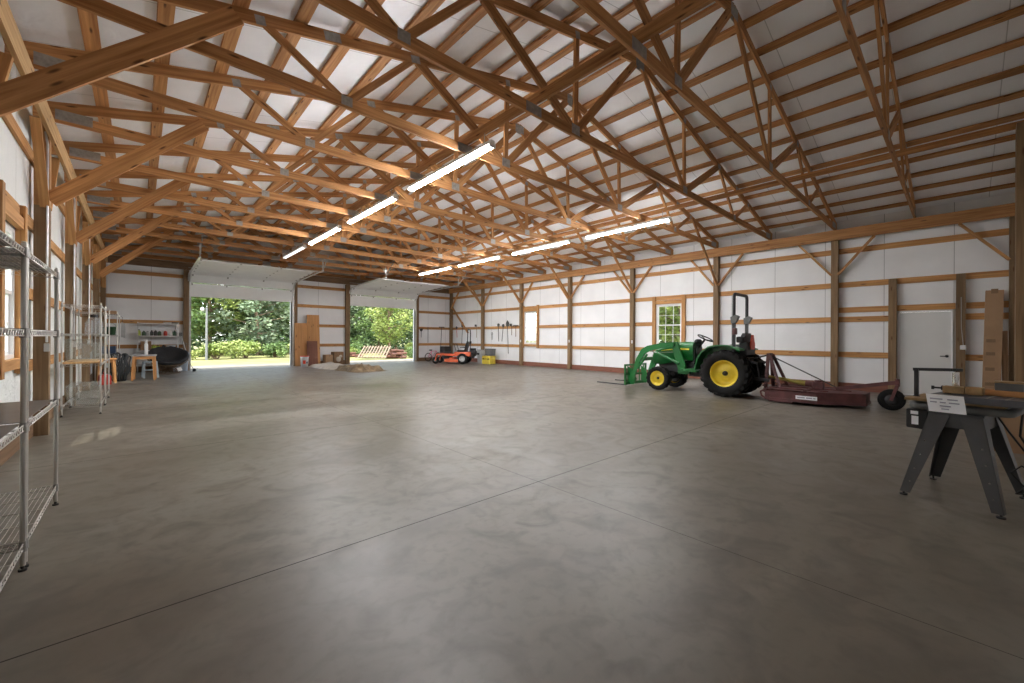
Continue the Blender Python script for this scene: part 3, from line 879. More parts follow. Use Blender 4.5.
m.build('grille', 'black', hood)
m = MB()
for s in (-1, 1): m.box((s * .12, 1.96, .955), (.12, .05, .055))
m.build('headlight', 'lightgrey', hood, bevel=.01)
m = MB()
m.box((0, 1.35, .62), (.30, .95, .30)); m.box((0, .55, .55), (.34, .9, .32)); m.box((0, 0, .55), (.40, .55, .34)); m.box((0, 1.66, .42), (.22, .30, .16))
m.cyl((-.38, 0, .545), (.38, 0, .545), .11, n=14)
m.build('chassis', 'blacksteel', T, bevel=.015)
m = MB(); m.beam((-.42, 1.66, .31), (.42, 1.66, .31), .09, .11); m.cyl((-.41, 1.66, .31), (-.355, 1.66, .31), .175, .13, n=24); m.cyl((.41, 1.66, .31), (.355, 1.66, .31), .175, .13, n=24); m.cyl((-.44, 1.66, .31), (.44, 1.66, .31), .045, n=12)  # black hub housings enlarged to stand for the shade inside the front rims
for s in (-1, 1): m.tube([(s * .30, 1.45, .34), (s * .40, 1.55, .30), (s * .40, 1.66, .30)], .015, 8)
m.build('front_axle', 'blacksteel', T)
# loader
ld = MB()
for s in (-1, 1):
    x = s * .375
    ld.prism([(x - .03, 1.02, .50), (x - .03, 1.16, .50), (x - .03, 1.34, 1.10), (x - .03, 1.33, 1.24), (x - .03, 1.20, 1.27), (x - .03, 1.12, 1.02), (x - .03, .98, .66)], (.06, 0, 0))
    ld.box((s * .30, 1.05, .50), (.16, .30, .10))
ld.beam((-.30, 1.06, .47), (.30, 1.06, .47), .10, .06)
ld.build('loader_mast', 'green', T, bevel=.008)
ar = MB()
for s in (-1, 1):
    x = s * .43
    pts = [(1.27, 1.205), (1.62, 1.16), (1.98, 1.08), (2.12, 1.00), (2.28, .76), (2.40, .42), (2.45, .24)]
    wd = [.10, .135, .15, .16, .13, .11, .09]
    up, lo = [], []
    for i, (y, z) in enumerate(pts):
        a = Vector(pts[max(i - 1, 0)]); b = Vector(pts[min(i + 1, len(pts) - 1)]); d = (b - a).normalized(); n_ = Vector((-d.y, d.x))
        up.append((x - .028, y + n_.x * wd[i] / 2, z + n_.y * wd[i] / 2)); lo.append((x - .028, y - n_.x * wd[i] / 2, z - n_.y * wd[i] / 2))
    for i in range(len(pts) - 1): ar.prism([up[i], up[i + 1], lo[i + 1], lo[i]], (.056, 0, 0))
ar.cyl((-.43, 2.25, .78), (.43, 2.25, .78), .05, n=14)
ar.build('loader_arms', 'green', T)
cy = MB()
for s in (-1, 1):
    x = s * .43
    cy.cyl((x, 1.15, .72), (x, 1.74, .965), .034, n=12); cy.cyl((x, 2.02, .92), (x, 2.30, .52), .030, n=12)
cy.build('loader_cylinder', 'green', T)
ro = MB()
for s in (-1, 1):
    x = s * .43
    ro.cyl((x, 1.74, .965), (x, 1.92, 1.03), .016, n=10); ro.cyl((x, 2.30, .52), (x, 2.46, .30), .016, n=10)
    ro.tube([(x - s * .07, 1.20, 1.0), (x - s * .07, 1.6, .985), (x - s * .07, 1.98, .99)], .010, 6)
ro.build('cylinder_rod', 'lightgrey', T)
fk = MB()
for x in (-.55, .55): fk.beam((x, 2.62, .06), (x, 2.62, .62), .05, .04, up=(0, 1, 0))
for x in (-.34, .34):
    fk.prism([(x - .012, 2.64, .06), (x - .012, 2.64, .55), (x - .012, 2.55, .50), (x - .012, 2.38, .22), (x - .012, 2.48, .06)], (.024, 0, 0))
fk.beam((-.57, 2.62, .60), (.57, 2.62, .60), .04, .05); fk.beam((-.57, 2.62, .34), (.57, 2.62, .34), .04, .05); fk.beam((-.57, 2.62, .09), (.57, 2.62, .09), .045, .08)
for x in (-.42, -.20, .20, .42): fk.beam((x, 2.615, .12), (x, 2.615, .58), .03, .02, up=(0, 1, 0))
fkp = fk.build('fork_frame', 'green', T)
for x in (-.47, .47):
    f = MB(); f.box((x, 2.66, .27), (.09, .03, .46))
    f.prism([(x - .05, 2.645, .035), (x + .05, 2.645, .035), (x + .03, 3.60, .035), (x - .03, 3.60, .035)], (0, 0, .03))
    f.build('fork', 'blacksteel', T)
# fenders, platform
for s in (-1, 1):
    fe = MB()
    prof = [(.66, .60), (.60, .86), (.50, 1.03), (.34, 1.15), (.14, 1.195), (-.10, 1.185), (-.34, 1.09)]
    for i in range(len(prof) - 1):
        (ya, za), (yb, zb) = prof[i], prof[i + 1]
        fe.beam((s * .455, ya, za), (s * .455, yb, zb), .37, .03, up=(0, 0.3, 1))
    inner = [(s * .275, y, z - .01) for y, z in prof] + [(s * .275, -.30, .80), (s * .275, .40, .66)]
    fe.prism(inner, (s * .02, 0, 0))
    fe.box((s * .45, .83, .555), (.34, .42, .035))
    fe.beam((s * .60, .66, .60), (s * .60, .95, .58), .03, .05)
    fe.build('fender', 'green', T)
pl = MB(); pl.box((0, .62, .60), (.56, .62, .04)); pl.box((0, .86, .92), (.46, .06, .40)); pl.box((0, .30, .74), (.54, .12, .3)); pl.box((0, -.05, .86), (.54, .62, .12))
pl.build('operator_platform', 'black', T)
da = MB(); da.loft([[(.17 * math.cos(a), .80 + .02 * math.sin(a), 1.02 + .17 * math.sin(a)) for a in [2 * math.pi * i / 16 for i in range(16)]],
                    [(.19 * math.cos(a), .90, 1.07 + .22 * math.sin(a)) for a in [2 * math.pi * i / 16 for i in range(16)]]])
da.ball((0, .84, 1.27), (.17, .08, .07)); da.build('dashboard', 'black', T)
sw = MB()
ctr = Vector((0, .66, 1.36)); ax = Vector((0, -.45, .9)).normalized(); a_, b_, _ = sw.frame_of(ax)
sw.tube([ctr + a_ * .19 * math.cos(2 * math.pi * i / 24) + b_ * .19 * math.sin(2 * math.pi * i / 24) for i in range(24)], .015, 8, closed=True)
for k in range(3): sw.cyl(ctr - ax * .03, ctr + a_ * .18 * math.cos(2.1 * k) + b_ * .18 * math.sin(2.1 * k), .010, n=6)
sw.cyl(ctr - ax * .03, Vector((0, .83, 1.12)), .025, n=10)
sw.build('steering_wheel', 'black', T)
se = MB(); se.loft([[(x, y, z) for x, y in ((-.25, -.20), (.25, -.20), (.25, .25), (-.25, .25))] for z in (.93, 1.02)], smooth=False)
se.loft([[(x, -.22 + (z - 1.0) * -.12 + d, z) for x, d in ((-w, -.06), (w, -.06), (w, .05), (-w, .05))] for z, w in ((1.0, .25), (1.25, .25), (1.42, .21), (1.48, .14))], smooth=False)
for s in (-1, 1): se.box((s * .27, -.02, 1.17), (.05, .28, .05))
se.build('seat', 'black', T, bevel=.03)
rp = MB()
rp.tube([(-.425, -.15, 1.80), (-.425, -.15, 2.28)] + [(-.425 + .09 - .09 * math.cos(R(a)), -.15, 2.30 + .09 * math.sin(R(a))) for a in range(0, 91, 15)] +
        [(.425 - .09 + .09 * math.sin(R(a)), -.15, 2.30 + .09 * math.cos(R(a))) for a in range(0, 91, 15)] + [(.425, -.15, 1.80)], .036, 10)
for s in (-1, 1): rp.beam((s * .425, -.15, .62), (s * .425, -.15, 1.80), .07, .06, up=(0, 1, 0))
rpo = rp.build('roll_bar', 'blacksteel', T)
for s in (-1, 1):
    br = MB(); br.prism([(s * .425 - .05, -.20, 1.72), (s * .425 - .05, -.10, 1.70), (s * .425 - .05, -.09, 1.85), (s * .425 - .05, -.20, 1.90), (s * .425 - .05, -.27, 1.86)], (.10, 0, 0)); br.build('fold_bracket', 'greycast', rpo)
rb = MB(); rb.prism([(-.11, -.40, 1.10), (.11, -.40, 1.10), (.15, -.40, 1.20), (.05, -.40, 1.44), (-.05, -.40, 1.44), (-.15, -.40, 1.20)], (0, -.02, 0)); rb.build('warning_sign', 'redorange', T)
rl = MB(); rl.box((-.425, -.17, 1.52), (.09, .09, .15)); rl.build('tail_light', 'darkred', T, bevel=.01)
hz = MB(); hz.box((.0, -.30, 1.12), (.60, .16, .32)); hz.box((-.30, -.26, 1.33), (.18, .16, .14)); hz.build('rear_console', 'black', T, bevel=.03)
tl = MB()
for s in (-1, 1):
    tl.beam((s * .20, -.25, .46), (s * .36, -.86, .44), .02, .07); tl.beam((s * .22, -.28, .86), (s * .32, -.60, .80), .03, .05); tl.cyl((s * .32, -.60, .80), (s * .33, -.66, .46), .014, n=8)
tl.beam((0, -.30, .86), (0, -.80, 1.0), .035, .035)
tl.build('hitch_arms', 'blacksteel', T)

# ------------------------------------------------------------------ rotary cutter behind the tractor
B = thing('rotary_cutter', 'low rusty maroon rotary mower deck hitched behind the tractor, with tail wheel', 'mower deck', (10.60, 2.0, 0))
top = [(-.70, .80), (.70, .80), (.70, -.10), (.28, -.80), (-.28, -.80), (-.70, -.10)]
m = MB(); m.prism([(x, y, .265) for x, y in top][::-1], (0, 0, .025))
n_ = len(top)
for i in range(n_):
    (xa, ya), (xb, yb) = top[i], top[(i + 1) % n_]
    if i == 0: continue
    z0 = .075
    m.prism([(xa, ya, z0), (xb, yb, z0), (xb, yb, .285), (xa, ya, .285)], Vector((-(yb - ya), xb - xa, 0)).normalized() * -.012)
    m.beam((xa, ya, z0 + .012), (xb, yb, z0 + .012), .03, .05)
for s in (-1, 1): m.tube([(s * .70, .78, .28), (s * .70, .88, .22), (s * .70, .86, .13), (s * .70, .72, .05), (s * .70, .3, .045)], .022, 8)
for x in (-.45, .0, .45): m.beam((x, .78, .30), (x, -.55 if x == 0 else -.25, .30), .06, .03)
m.beam((-.66, .1, .297), (.66, .1, .297), .06, .03)
deck = m.build('deck', 'darkred', B)
a = MB()
for s in (-1, 1):
    a.beam((s * .30, .90, .16), (s * .10, .90, 1.02), .05, .06, up=(0, 1, 0)); a.beam((s * .30, .62, .29), (s * .10, .87, 1.00), .05, .05, up=(0, 1, 0))
    a.cyl((s * .27, .90, .33), (s * .46, .90, .33), .02, n=10)
a.cyl((-.14, .90, 1.0), (.14, .90, 1.0), .025, n=10); a.beam((-.36, .90, .22), (.36, .90, .22), .05, .09)
a.build('hitch_frame', 'darkred', B)
sh = MB(); sh.cyl((0, .95, .50), (0, .72, .47), .03, n=12); sh.cyl((0, .72, .47), (0, .42, .42), .032, .04, n=14); sh.cyl((0, .42, .42), (0, .22, .395), .045, .055, n=14); sh.build('driveshaft', 'shaft', B)
gb = MB(); gb.box((0, .0, .37), (.17, .19, .15)); gb.cyl((0, .22, .395), (0, .10, .39), .055, n=14); gb.cyl((0, 0, .29), (0, 0, .48), .065, n=14); gb.build('gearbox', 'darkred', B, bevel=.015)
rd = MB(); rd.cyl((.05, .88, .96), (.05, -.36, .32), .012, n=8); rd.build('tension_rod', 'blacksteel', B)
ta = MB(); ta.beam((0, -.30, .33), (0, -1.24, .54), .08, .07)
ta.cyl((0, -1.22, .46), (0, -1.22, .60), .035, n=10)
for s in (-1, 1): ta.beam((s * .09, -1.22, .47), (s * .09, -1.14, .19), .02, .05)
ta.beam((-.09, -1.22, .47), (.09, -1.22, .47), .05, .03); ta.build('tail_arm', 'darkred', B)
tw = MB(); tw.lathe([(.10, -.055), (.185, -.07), (.20, -.04), (.20, .04), (.185, .07), (.10, .055)], (0, -1.14, .20), (1, 0, 0), 28); two = tw.build('tail_wheel', 'rubber', B)
th = MB(); th.lathe([(0, -.06), (.06, -.06), (.10, -.05), (.10, .05), (.06, .06), (0, .06)], (0, -1.14, .20), (1, 0, 0), 20); th.build('hub', 'black', two)
lb = MB(); lb.box((-.715, .06, .165), (.004, .36, .075)); lbo = lb.build('label_plate', 'paper', B)
li = MB()
for k, (q, w) in enumerate(((-.09, .13), (.05, .10), (.135, .04))): li.box((-.719, .06 - q, .165), (.003, w, .022))
li.build('lettering', 'ink', lbo)

# ------------------------------------------------------------------ saw on a flared steel stand (nearest the right edge)
S = thing('stand_saw', 'dark grey table saw on a flared four-legged steel stand with paper sign', 'saw', (5.22, -0.03, 0), R(-12))
stx, sty = .40, .295           # half foot spacing along local x (away from camera) and y
ap = MB()
tx, ty = .24, .155
for s in (-1, 1):
    ap.box((s * tx, 0, .668), (.006, 2 * ty, .115)); ap.box((0, s * ty, .668), (2 * tx, .006, .115))
ap.box((0, 0, .728), (2 * tx + .02, 2 * ty + .02, .012))
ap.build('apron', 'greysteel', S)
for sx in (-1, 1):
    for sy in (-1, 1):
        l = MB()
        t0 = Vector((sx * tx, sy * ty, .725)); b0 = Vector((sx * stx, sy * sty, .03))
        # two folded flanges meeting along the outer edge
        wt, wb = .13, .065
        l.prism([t0, t0 + Vector((0, -sy * wt, 0)), b0 + Vector((0, -sy * wb, 0)), b0], Vector((-sx * .006, 0, 0)))
        l.prism([t0, t0 + Vector((-sx * wt, 0, 0)), b0 + Vector((-sx * wb, 0, 0)), b0], Vector((0, -sy * .006, 0)))
        lo = l.build('leg', 'greysteel', S)
        h = MB()
        for q in (.35, .52, .70, .86):
            p = t0.lerp(b0, q) + Vector((sx * .001, -sy * .04, 0)); h.cyl(p + Vector((-sx * .001, 0, 0)), p + Vector((sx * .003, 0, 0)), .006, n=8)
        h.build('bolt', 'silver', lo)
        f = MB(); f.cyl((b0.x - sx * .02, b0.y - sy * .02, 0), (b0.x - sx * .02, b0.y - sy * .02, .012), .026, n=14); f.cyl((b0.x - sx * .02, b0.y - sy * .02, .012), (b0.x - sx * .02, b0.y - sy * .02, .045), .008, n=8); f.build('foot', 'black', lo)
# rounded base casting
bs = MB(); ol = []
for a in range(-90, 91, 15): ol.append((.20 * math.cos(R(a)) * 1.0, -.24 + 0 - .16 * 0 + (-.12) * 0 + 0, 0))
def stadium(hx, hy, r, z):
    pts = []
    for cx_, cy_, a0 in ((hx - r, hy - r, 0), (-hx + r, hy - r, 90), (-hx + r, -hy + r, 180), (hx - r, -hy + r, 270)):
        for a in range(0, 91, 15): pts.append((cx_ + r * math.cos(R(a0 + a)), cy_ + r * math.sin(R(a0 + a)), z))
    return pts
bs.loft([stadium(.22, .30, .11, .738), stadium(.23, .31, .12, .75), stadium(.23, .31, .12, .785), stadium(.21, .29, .11, .80)])
bs.build('base', 'greycast', S)
py_ = MB(); py_.box((.0, .02, .821), (.50, .58, .022)); py_.build('plywood_top', 'tanwood', S)
mo = MB(); mo.box((-.06, .245, .64), (.24, .15, .17)); mo.cyl((-.06, .24, .64), (.14, .24, .64), .07, n=18); moo = mo.build('motor', 'black', S, bevel=.012)
ml = MB(); ml.box((-.182, .262, .695), (.003, .05, .03)); ml.box((-.182, .258, .628), (.003, .045, .075)); ml.build('motor_label', 'paper', moo)
tb = MB(); tb.box((.02, -.13, .868), (.62, .54, .032)); 
for s in (-1, 1): tb.box((.02, -.13 + s * .26, .845), (.62, .02, .03))
tb.box((-.28, -.13, .845), (.02, .52, .03)); tb.box((.02, -.10, .82), (.34, .34, .07))
tbo = tb.build('saw_table', 'castiron', S, bevel=.004)
gr = MB()
for k in range(3): gr.box((.02, -.18 - .10 * k, .8845), (.60, .012, .003))
gr.build('table_slot', 'lightgrey', tbo)
wg = MB(); wg.box((.02, -.56, .868), (.60, .30, .028))
for k in range(3): wg.box((.02, -.46 - .10 * k, .883), (.58, .010, .003), mi=1)
wg.build('extension_wing', ['castiron', 'lightgrey'], S)
am = MB(); am.beam((-.08, .275, .80), (-.08, .275, 1.075), .028, .028, up=(0, 1, 0)); am.beam((-.08, .30, 1.075), (-.02, .0, 1.085), .026, .026); am.ball((-.08, .275, .815), (.03, .035, .03)); am.build('blade_guard_arm', 'blacksteel', S)
pst = MB(); pst.cyl((.04, .055, .88), (.04, .055, 1.06), .022, n=16); pst.build('guide_post', 'silver', S)
fn = MB(); fn.cyl((-.10, .11, .925), (-.10, .055, .925), .022, n=12); fn.cyl((-.10, .165, .925), (-.10, .11, .925), .008, n=8); fn.box((-.10, .065, .91), (.06, .04, .06)); fn.cyl((-.10, .165, .91), (-.10, .165, .94), .01, n=8); fn.build('fence_clamp', 'black', S)
lead = MB(); lead.tube([(.0, .30, .58), (-.05, .33, .545), (-.02, .26, .535), (.05, .16, .52)], .006, 6); lead.build('motor_lead', 'black', S)
# pieces resting on the saw
def on_saw(x, y, z):
    a = R(-12); return (5.22 + x * math.cos(a) - y * math.sin(a), -.03 + x * math.sin(a) + y * math.cos(a), z)
m = MB(); m.box((0, -.055, .034), (.08, .10, .064)); m.box((0, .062, .032), (.085, .13, .060)); 
o = m.build('wood_block', 'tanwood', None, on_saw(-.10, -.03, .8865), bevel=.006); o.rotation_euler = (0, 0, R(-12)); tag(o, 'split tan wooden block lying on the saw table behind the sign', 'wood block')
m = MB(); m.box((0, 0, .0225), (.16, .30, .045)); o = m.build('board_offcut', 'board', None, on_saw(.06, -.23, .8865)); o.rotation_euler = (0, 0, R(-10)); tag(o, 'thin orange board offcut lying on the saw table under the grey box', 'board')
GB = thing('grey_box', 'flat grey box with pale lid resting on the board on the saw', 'box', on_saw(.06, -.245, .9325), R(-8))
MB().box((0, 0, .03), (.12, .15, .06)).build('body', 'greycast', GB, bevel=.004); MB().box((0, 0, .067), (.13, .16, .013)).build('lid', 'tanwood', GB)
SG = thing('paper_sign', 'white paper sign with printed lines hung on the front of the saw', 'sign', on_saw(-.325, .035, .0), R(-12))
m = MB(); m.prism([(-.01, .115, .888), (-.01, -.105, .888), (-.022, -.125, .745), (-.022, .092, .745)], (-.002, 0, 0)); m.build('sheet', 'paper', SG)
m = MB()
for zc, words in ((.852, ((-.055, .075), (.04, .06))), (.825, ((-.07, .04), (-.015, .035), (.05, .06))), (.797, ((0, .065),)), (.773, ((0, .045),))):
    for q, w in words:
        xx = -.0135 - (.888 - zc) * .085
        m.prism([(xx, -q - .004 + w / 2, zc + .005), (xx, -q - .004 - w / 2, zc + .005), (xx - .0008, -q - .004 - w / 2, zc - .005), (xx - .0008, -q - .004 + w / 2, zc - .005)], (-.0008, 0, 0))
m.build('lettering', 'ink', SG)
# cables hanging from the saw down to the floor and a plug strip on the floor
m = MB()
def P3(x, y, z): return (x, y, z)
m.tube([(5.400, -0.315, .86), (5.420, -0.365, .80), (5.370, -0.345, .55), (5.400, -0.435, .35), (5.460, -0.415, .15), (5.500, -0.335, .04), (5.650, -0.415, .012), (5.900, -0.535, .012)], .008, 6)
m.tube([(5.380, -0.275, .84), (5.340, -0.215, .72), (5.330, -0.285, .58), (5.370, -0.385, .40), (5.350, -0.465, .22), (5.380, -0.365, .14), (5.360, -0.295, .24), (5.400, -0.355, .30), (5.500, -0.515, .2)], .007, 6)
m.box((5.40, -.335, .866), (.05, .10, .03))
tag(m.build('power_cable', 'black'), 'tangled black power cables hanging down behind the right leg of the saw', 'cable')
def carton(name, label, loc, size, rz=0, cat='box', mat='cardboard', tilt=None):
    t = thing(name, label, cat, loc, rz)
    sx, sy, sz = size
    MB().box((0, 0, sz / 2), size).build('body', mat, t, bevel=.006)
    f = MB(); f.box((0, 0, sz + .001), (sx * .96, .05, .003)); f.box((0, -sy / 2 - .001, sz - .04), (.05, .003, .08)); f.box((0, sy / 2 + .001, sz - .04), (.05, .003, .08)); f.build('tape', 'tape', t)
    return t
carton('cardboard_box', 'brown cardboard box on the floor behind the saw stand, near the wall', (7.9, -0.42, 0), (.45, .40, .50), R(10))
# tall carton leaning by the near corner post
t = thing('tall_carton', 'tall narrow brown carton leaning on the wall beside the near corner post', 'box', (13.52, -0.47, 0.004), 0)
q = MB(); q.beam((0, .0, .0), (.14, -.05, 2.42), .26, .12, up=(1, 0, 0)); qo = q.build('body', 'cardboard', t, bevel=.006)
q = MB()
for z in (1.33, 1.05, .72, .4): q.box((-.062 + .14 * z / 2.42, .03 - .05 * z / 2.42, z), (.006, .13, .07))
q.box((.074, -.05, 2.40), (.006, .10, .10)); q.build('tape', 'tape', t)
o = MB().beam((13.53, -.675, 0), (13.66, -.66, 1.55), .09, .03, up=(1, 0, 0)).build('grey_plank', 'oldwood'); tag(o, 'short weathered plank leaning between tall carton and near corner post', 'plank')
t = thing('outlet_box', 'white switch box with cable on the stud beside the entry door', 'switch box', (XR - 0.124, -0.07, 1.12)); MB().box((0, 0, .06), (.05, .10, .10)).build('box', 'white_paint', t, bevel=.008); MB().tube([(0, 0, .11), (.02, .03, .5), (.02, .035, 1.2)], .006, 6).build('cable', 'lightgrey', t)
for i, (y, w) in enumerate(((PY[5], 'second'), (PY[4], 'third'), (PY[3], 'fourth'))):
    pass
for y, z, lab in ((PY[3], 1.22, 'white outlet box on the right wall post beside the tractor window'), (PY[4], 1.22, 'white outlet box on the right wall post, one beyond the tractor window'), (PY[5], 1.2, 'white outlet box on the right wall post beside the far window')):
    t = thing('outlet_box', lab, 'outlet', (XR - 0.155, y - .03, z)); MB().box((0, 0, 0), (.012, .06, .11)).build('box', 'white_paint', t, bevel=.006); MB().box((-.008, 0, 0), (.006, .03, .07)).build('socket', 'lightgrey', t)

# ------------------------------------------------------------------ chrome wire shelving on the left
def wire_shelf_mesh(lx, ly, z, dense=True):
    m = MB()
    hx, hy = lx / 2 - .012, ly / 2 - .012
    for dz in (0.0, -.032):
        m.tube([(-hx, -hy, z + dz), (hx, -hy, z + dz), (hx, hy, z + dz), (-hx, hy, z + dz)], .0035, 6, closed=True)
    # zig-zag truss wire round the rim
    def zig(p, q, n):
        p = Vector(p); q = Vector(q)
        m.tube([p.lerp(q, i / n) + Vector((0, 0, 0 if i % 2 else -.032)) for i in range(n + 1)], .0024, 5)
    zig((-hx, -hy, z), (-hx, hy, z), int(ly / .030)); zig((hx, -hy, z), (hx, hy, z), int(ly / .030))
    zig((-hx, -hy, z), (hx, -hy, z), int(lx / .030)); zig((-hx, hy, z), (hx, hy, z), int(lx / .030))
    if dense:
        nW = int(lx / .026)
        for i in range(1, nW):
            x = -hx + 2 * hx * i / nW
            m.cyl((x, -hy, z + .003), (x, hy, z + .003), .0017, n=5, caps=False)
    for k in range(1, 4):
        y = -hy + 2 * hy * k / 4
        m.cyl((-hx, y, z - .002), (hx, y, z - .002), .003, n=6, caps=False)
    return m
def wire_unit(name, label, loc, lx, ly, levels, top, liners=(), group='chrome wire shelving units'):
    t = thing(name, label, 'shelving unit', loc, 0, group)
    for sx in (-1, 1):
        for sy in (-1, 1):
            x, y = sx * (lx / 2 - .014), sy * (ly / 2 - .014)
            p = MB(); p.cyl((x, y, .03), (x, y, top), .0127, n=14); p.lathe([(0, 0), (.012, .008), (.0, .012)], (x, y, top), (0, 0, 1), 12)
            po = p.build('post', 'chrome', t)
            f = MB(); f.cyl((x, y, 0), (x, y, .012), .018, n=12); f.cyl((x, y, .012), (x, y, .035), .008, n=8); f.build('foot', 'black', po)
            for z in levels: MB().cyl((x, y, z - .045), (x, y, z + .012), .018, .0145, n=12).build('collar', 'plate', po)
    for i, z in enumerate(levels):
        wire_shelf_mesh(lx, ly, z).build('shelf', 'chrome', t)
        if i in liners:
            l = MB(); l.box((0, 0, z + .0065), (lx - .05, ly - .05, .003)); l.build('shelf_liner', 'liner', t)
    return t
SHX = -0.725
wire_unit('wire_shelving', 'chrome wire shelving unit nearest the camera, cut by the left edge', (SHX, 3.0, 0), .50, 1.20, (.155, .83, 1.37, 1.83), 1.865, (1, 2, 3))
wire_unit('wire_shelving', 'tall chrome wire shelving unit by the left wall, second from the camera', (SHX, 4.22, 0), .50, 1.20, (.155, .83, 1.37, 1.83), 1.865, (1, 2, 3))
wb1 = wire_unit('wire_shelving', 'chrome wire shelving unit with a bare wood board, behind the first wall post', (SHX, 10.52, 0), .48, 1.20, (.17, .86, 1.37, 1.86), 1.90)
o = MB().box((SHX, 10.5, .885), (.44, 1.15, .03)).build('shelf_board', 'pale'); tag(o, 'bare wood board lying on the middle shelf of the wire unit', 'board')
wire_unit('wire_shelving', 'chrome wire shelving unit holding bins, just beyond the board shelf unit', (SHX, 11.85, 0), .48, 1.20, (.17, .86, 1.37, 1.80), 1.90)
wire_unit('wire_shelving', 'farthest chrome wire shelving unit on the left wall, with cardboard on top', (SHX, 17.6, 0), .48, 1.7, (.80, 1.36, 1.98), 2.06, (0, 1))
def bin_box(name, label, loc, size, mat, lidmat=None, cat='bin'):
    t = thing(name, label, cat, loc)
    sx, sy, sz = (k / 2 for k in size)
    m = MB(); r0 = [(-sx * .9, -sy * .9, 0), (sx * .9, -sy * .9, 0), (sx * .9, sy * .9, 0), (-sx * .9, sy * .9, 0)]; r1 = [(-sx, -sy, 2 * sz), (sx, -sy, 2 * sz), (sx, sy, 2 * sz), (-sx, sy, 2 * sz)]
    m.loft([r0, r1], smooth=False); m.build('body', mat, t)
    m = MB(); m.box((0, 0, 2 * sz + .010), (size[0] + .015, size[1] + .015, .018)); m.build('lid', lidmat or mat, t, bevel=.004)
    return t
bin_box('storage_bin', 'big hazy clear storage bin on the wire unit with the wood board', (SHX, 10.5, .902), (.40, 1.05, .36), 'clear')
bin_box('storage_bin', 'hazy clear bin on the bottom part of the board shelf unit', (SHX, 10.45, .178), (.38, .9, .30), 'clear')
bin_box('storage_bin', 'pale clear bin on the unit beyond the board shelf unit', (SHX, 11.95, .868), (.38, .6, .30), 'clear')
t = thing('glass_jug', 'clear jug with black cap on the wire unit beyond the board', 'jug', (SHX + .05, 11.55, 1.378)); 
MB().lathe([(0, 0), (.12, 0), (.13, .03), (.13, .22), (.08, .30), (.045, .33)], n=20).build('body', 'frost', t); MB().lathe([(.05, .33), (.055, .335), (.055, .38), (0, .385)], n=16).build('cap', 'black', t)
t = thing('pump_bucket', 'dark round pail on the shelf of the farthest left wire unit', 'pail', (SHX + .05, 17.2, 1.372)); MB().lathe([(0, 0), (.12, 0), (.14, .24), (.145, .245), (.13, .245), (.115, .02)], n=20).build('body', 'darkgreen', t); MB().tube([(.14 * math.cos(R(a)), 0, .24 + .12 * math.sin(R(a))) for a in range(0, 181, 15)], .004, 6).build('handle', 'blacksteel', t)
carton('cardboard_box', 'small flat cardboard box on top of the farthest left wire unit', (SHX, 17.3, 1.992), (.40, .55, .10))
carton('parcel_box', 'small dark blue box on the lower shelf of the farthest left wire unit', (SHX + .03, 17.3, .81), (.3, .4, .22), mat='bluegreen')
t = thing('cord_coil', 'coil of pale cord hanging from the farthest left wire unit', 'cord', (SHX + .30, 18.3, 1.55))
m = MB()
for k in range(5): m.tube([(.02 * k - .02, (.17 + .01 * k) * math.cos(2 * math.pi * i / 22), .24 * math.sin(2 * math.pi * i / 22) - .01 * k) for i in range(22)], .007, 6, closed=True)
m.build('loops', 'lightgrey', t); MB().tube([(.0, 0, .20), (.0, 0, .40), (-.04, 0, .43)], .005, 6).build('hook', 'blacksteel', t)

# ------------------------------------------------------------------ far left corner
def stool(label, loc, rz, w, d, h, topmat, legmat, group=None):
    t = thing('wooden_stool', label, 'stool', loc, rz, group)
    MB().box((0, 0, h - .02), (w, d, .04)).build('seat', topmat, t, bevel=.008)
    for sx in (-1, 1):
        for sy in (-1, 1):
            MB().beam((sx * (w / 2 - .06), sy * (d / 2 - .06), h - .04), (sx * (w / 2 - .025), sy * (d / 2 - .025), 0), .065, .055, up=(0, 1, 0), w1=.05, h1=.045).build('leg', legmat, t)
    for s in (-1, 1):
        MB().box((0, s * (d / 2 - .07), h - .085), (w - .16, .025, .09)).build('apron', legmat, t)
        MB().box((s * (w / 2 - .07), 0, h - .085), (.025, d - .16, .09)).build('apron', legmat, t)
    return t
stool('orange wooden stool table with splayed legs holding a white bottle', (.10, 16.92, 0), R(-4), .56, .62, .765, 'lightgrey', 'stoolwood')
t = thing('white_bottle', 'tall white bottle standing on the orange wooden stool table', 'bottle', (.14, 16.95, .767)); MB().lathe([(0, 0), (.042, 0), (.046, .02), (.046, .30), (.036, .34), (.026, .36)], n=20).build('body', 'white_paint', t); MB().lathe([(.028, .36), (.03, .36), (.03, .45), (.018, .48), (0, .48)], n=16).build('cap', 'white_paint', t)
t = thing('step_stool', 'pale blue plastic step stool behind the orange wooden stool', 'step stool', (.24, 17.75, 0), R(5))
MB().box((0, 0, .50), (.36, .30, .035)).build('top_step', 'lightblue', t, bevel=.01)
MB().box((0, -.20, .25), (.36, .18, .03)).build('lower_step', 'lightblue', t, bevel=.01)
for s in (-1, 1):
    MB().beam((s * .15, .10, .49), (s * .17, .18, 0), .05, .04, up=(0, 1, 0)).build('leg', 'lightblue', t); MB().beam((s * .15, -.12, .49), (s * .17, -.30, 0), .05, .04, up=(0, 1, 0)).build('leg', 'lightblue', t)
stool('tall orange wooden stool behind the black hoses by the wire shelving', (-.70, 16.45, 0), R(8), .38, .38, .70, 'stoolwood', 'stoolwood')
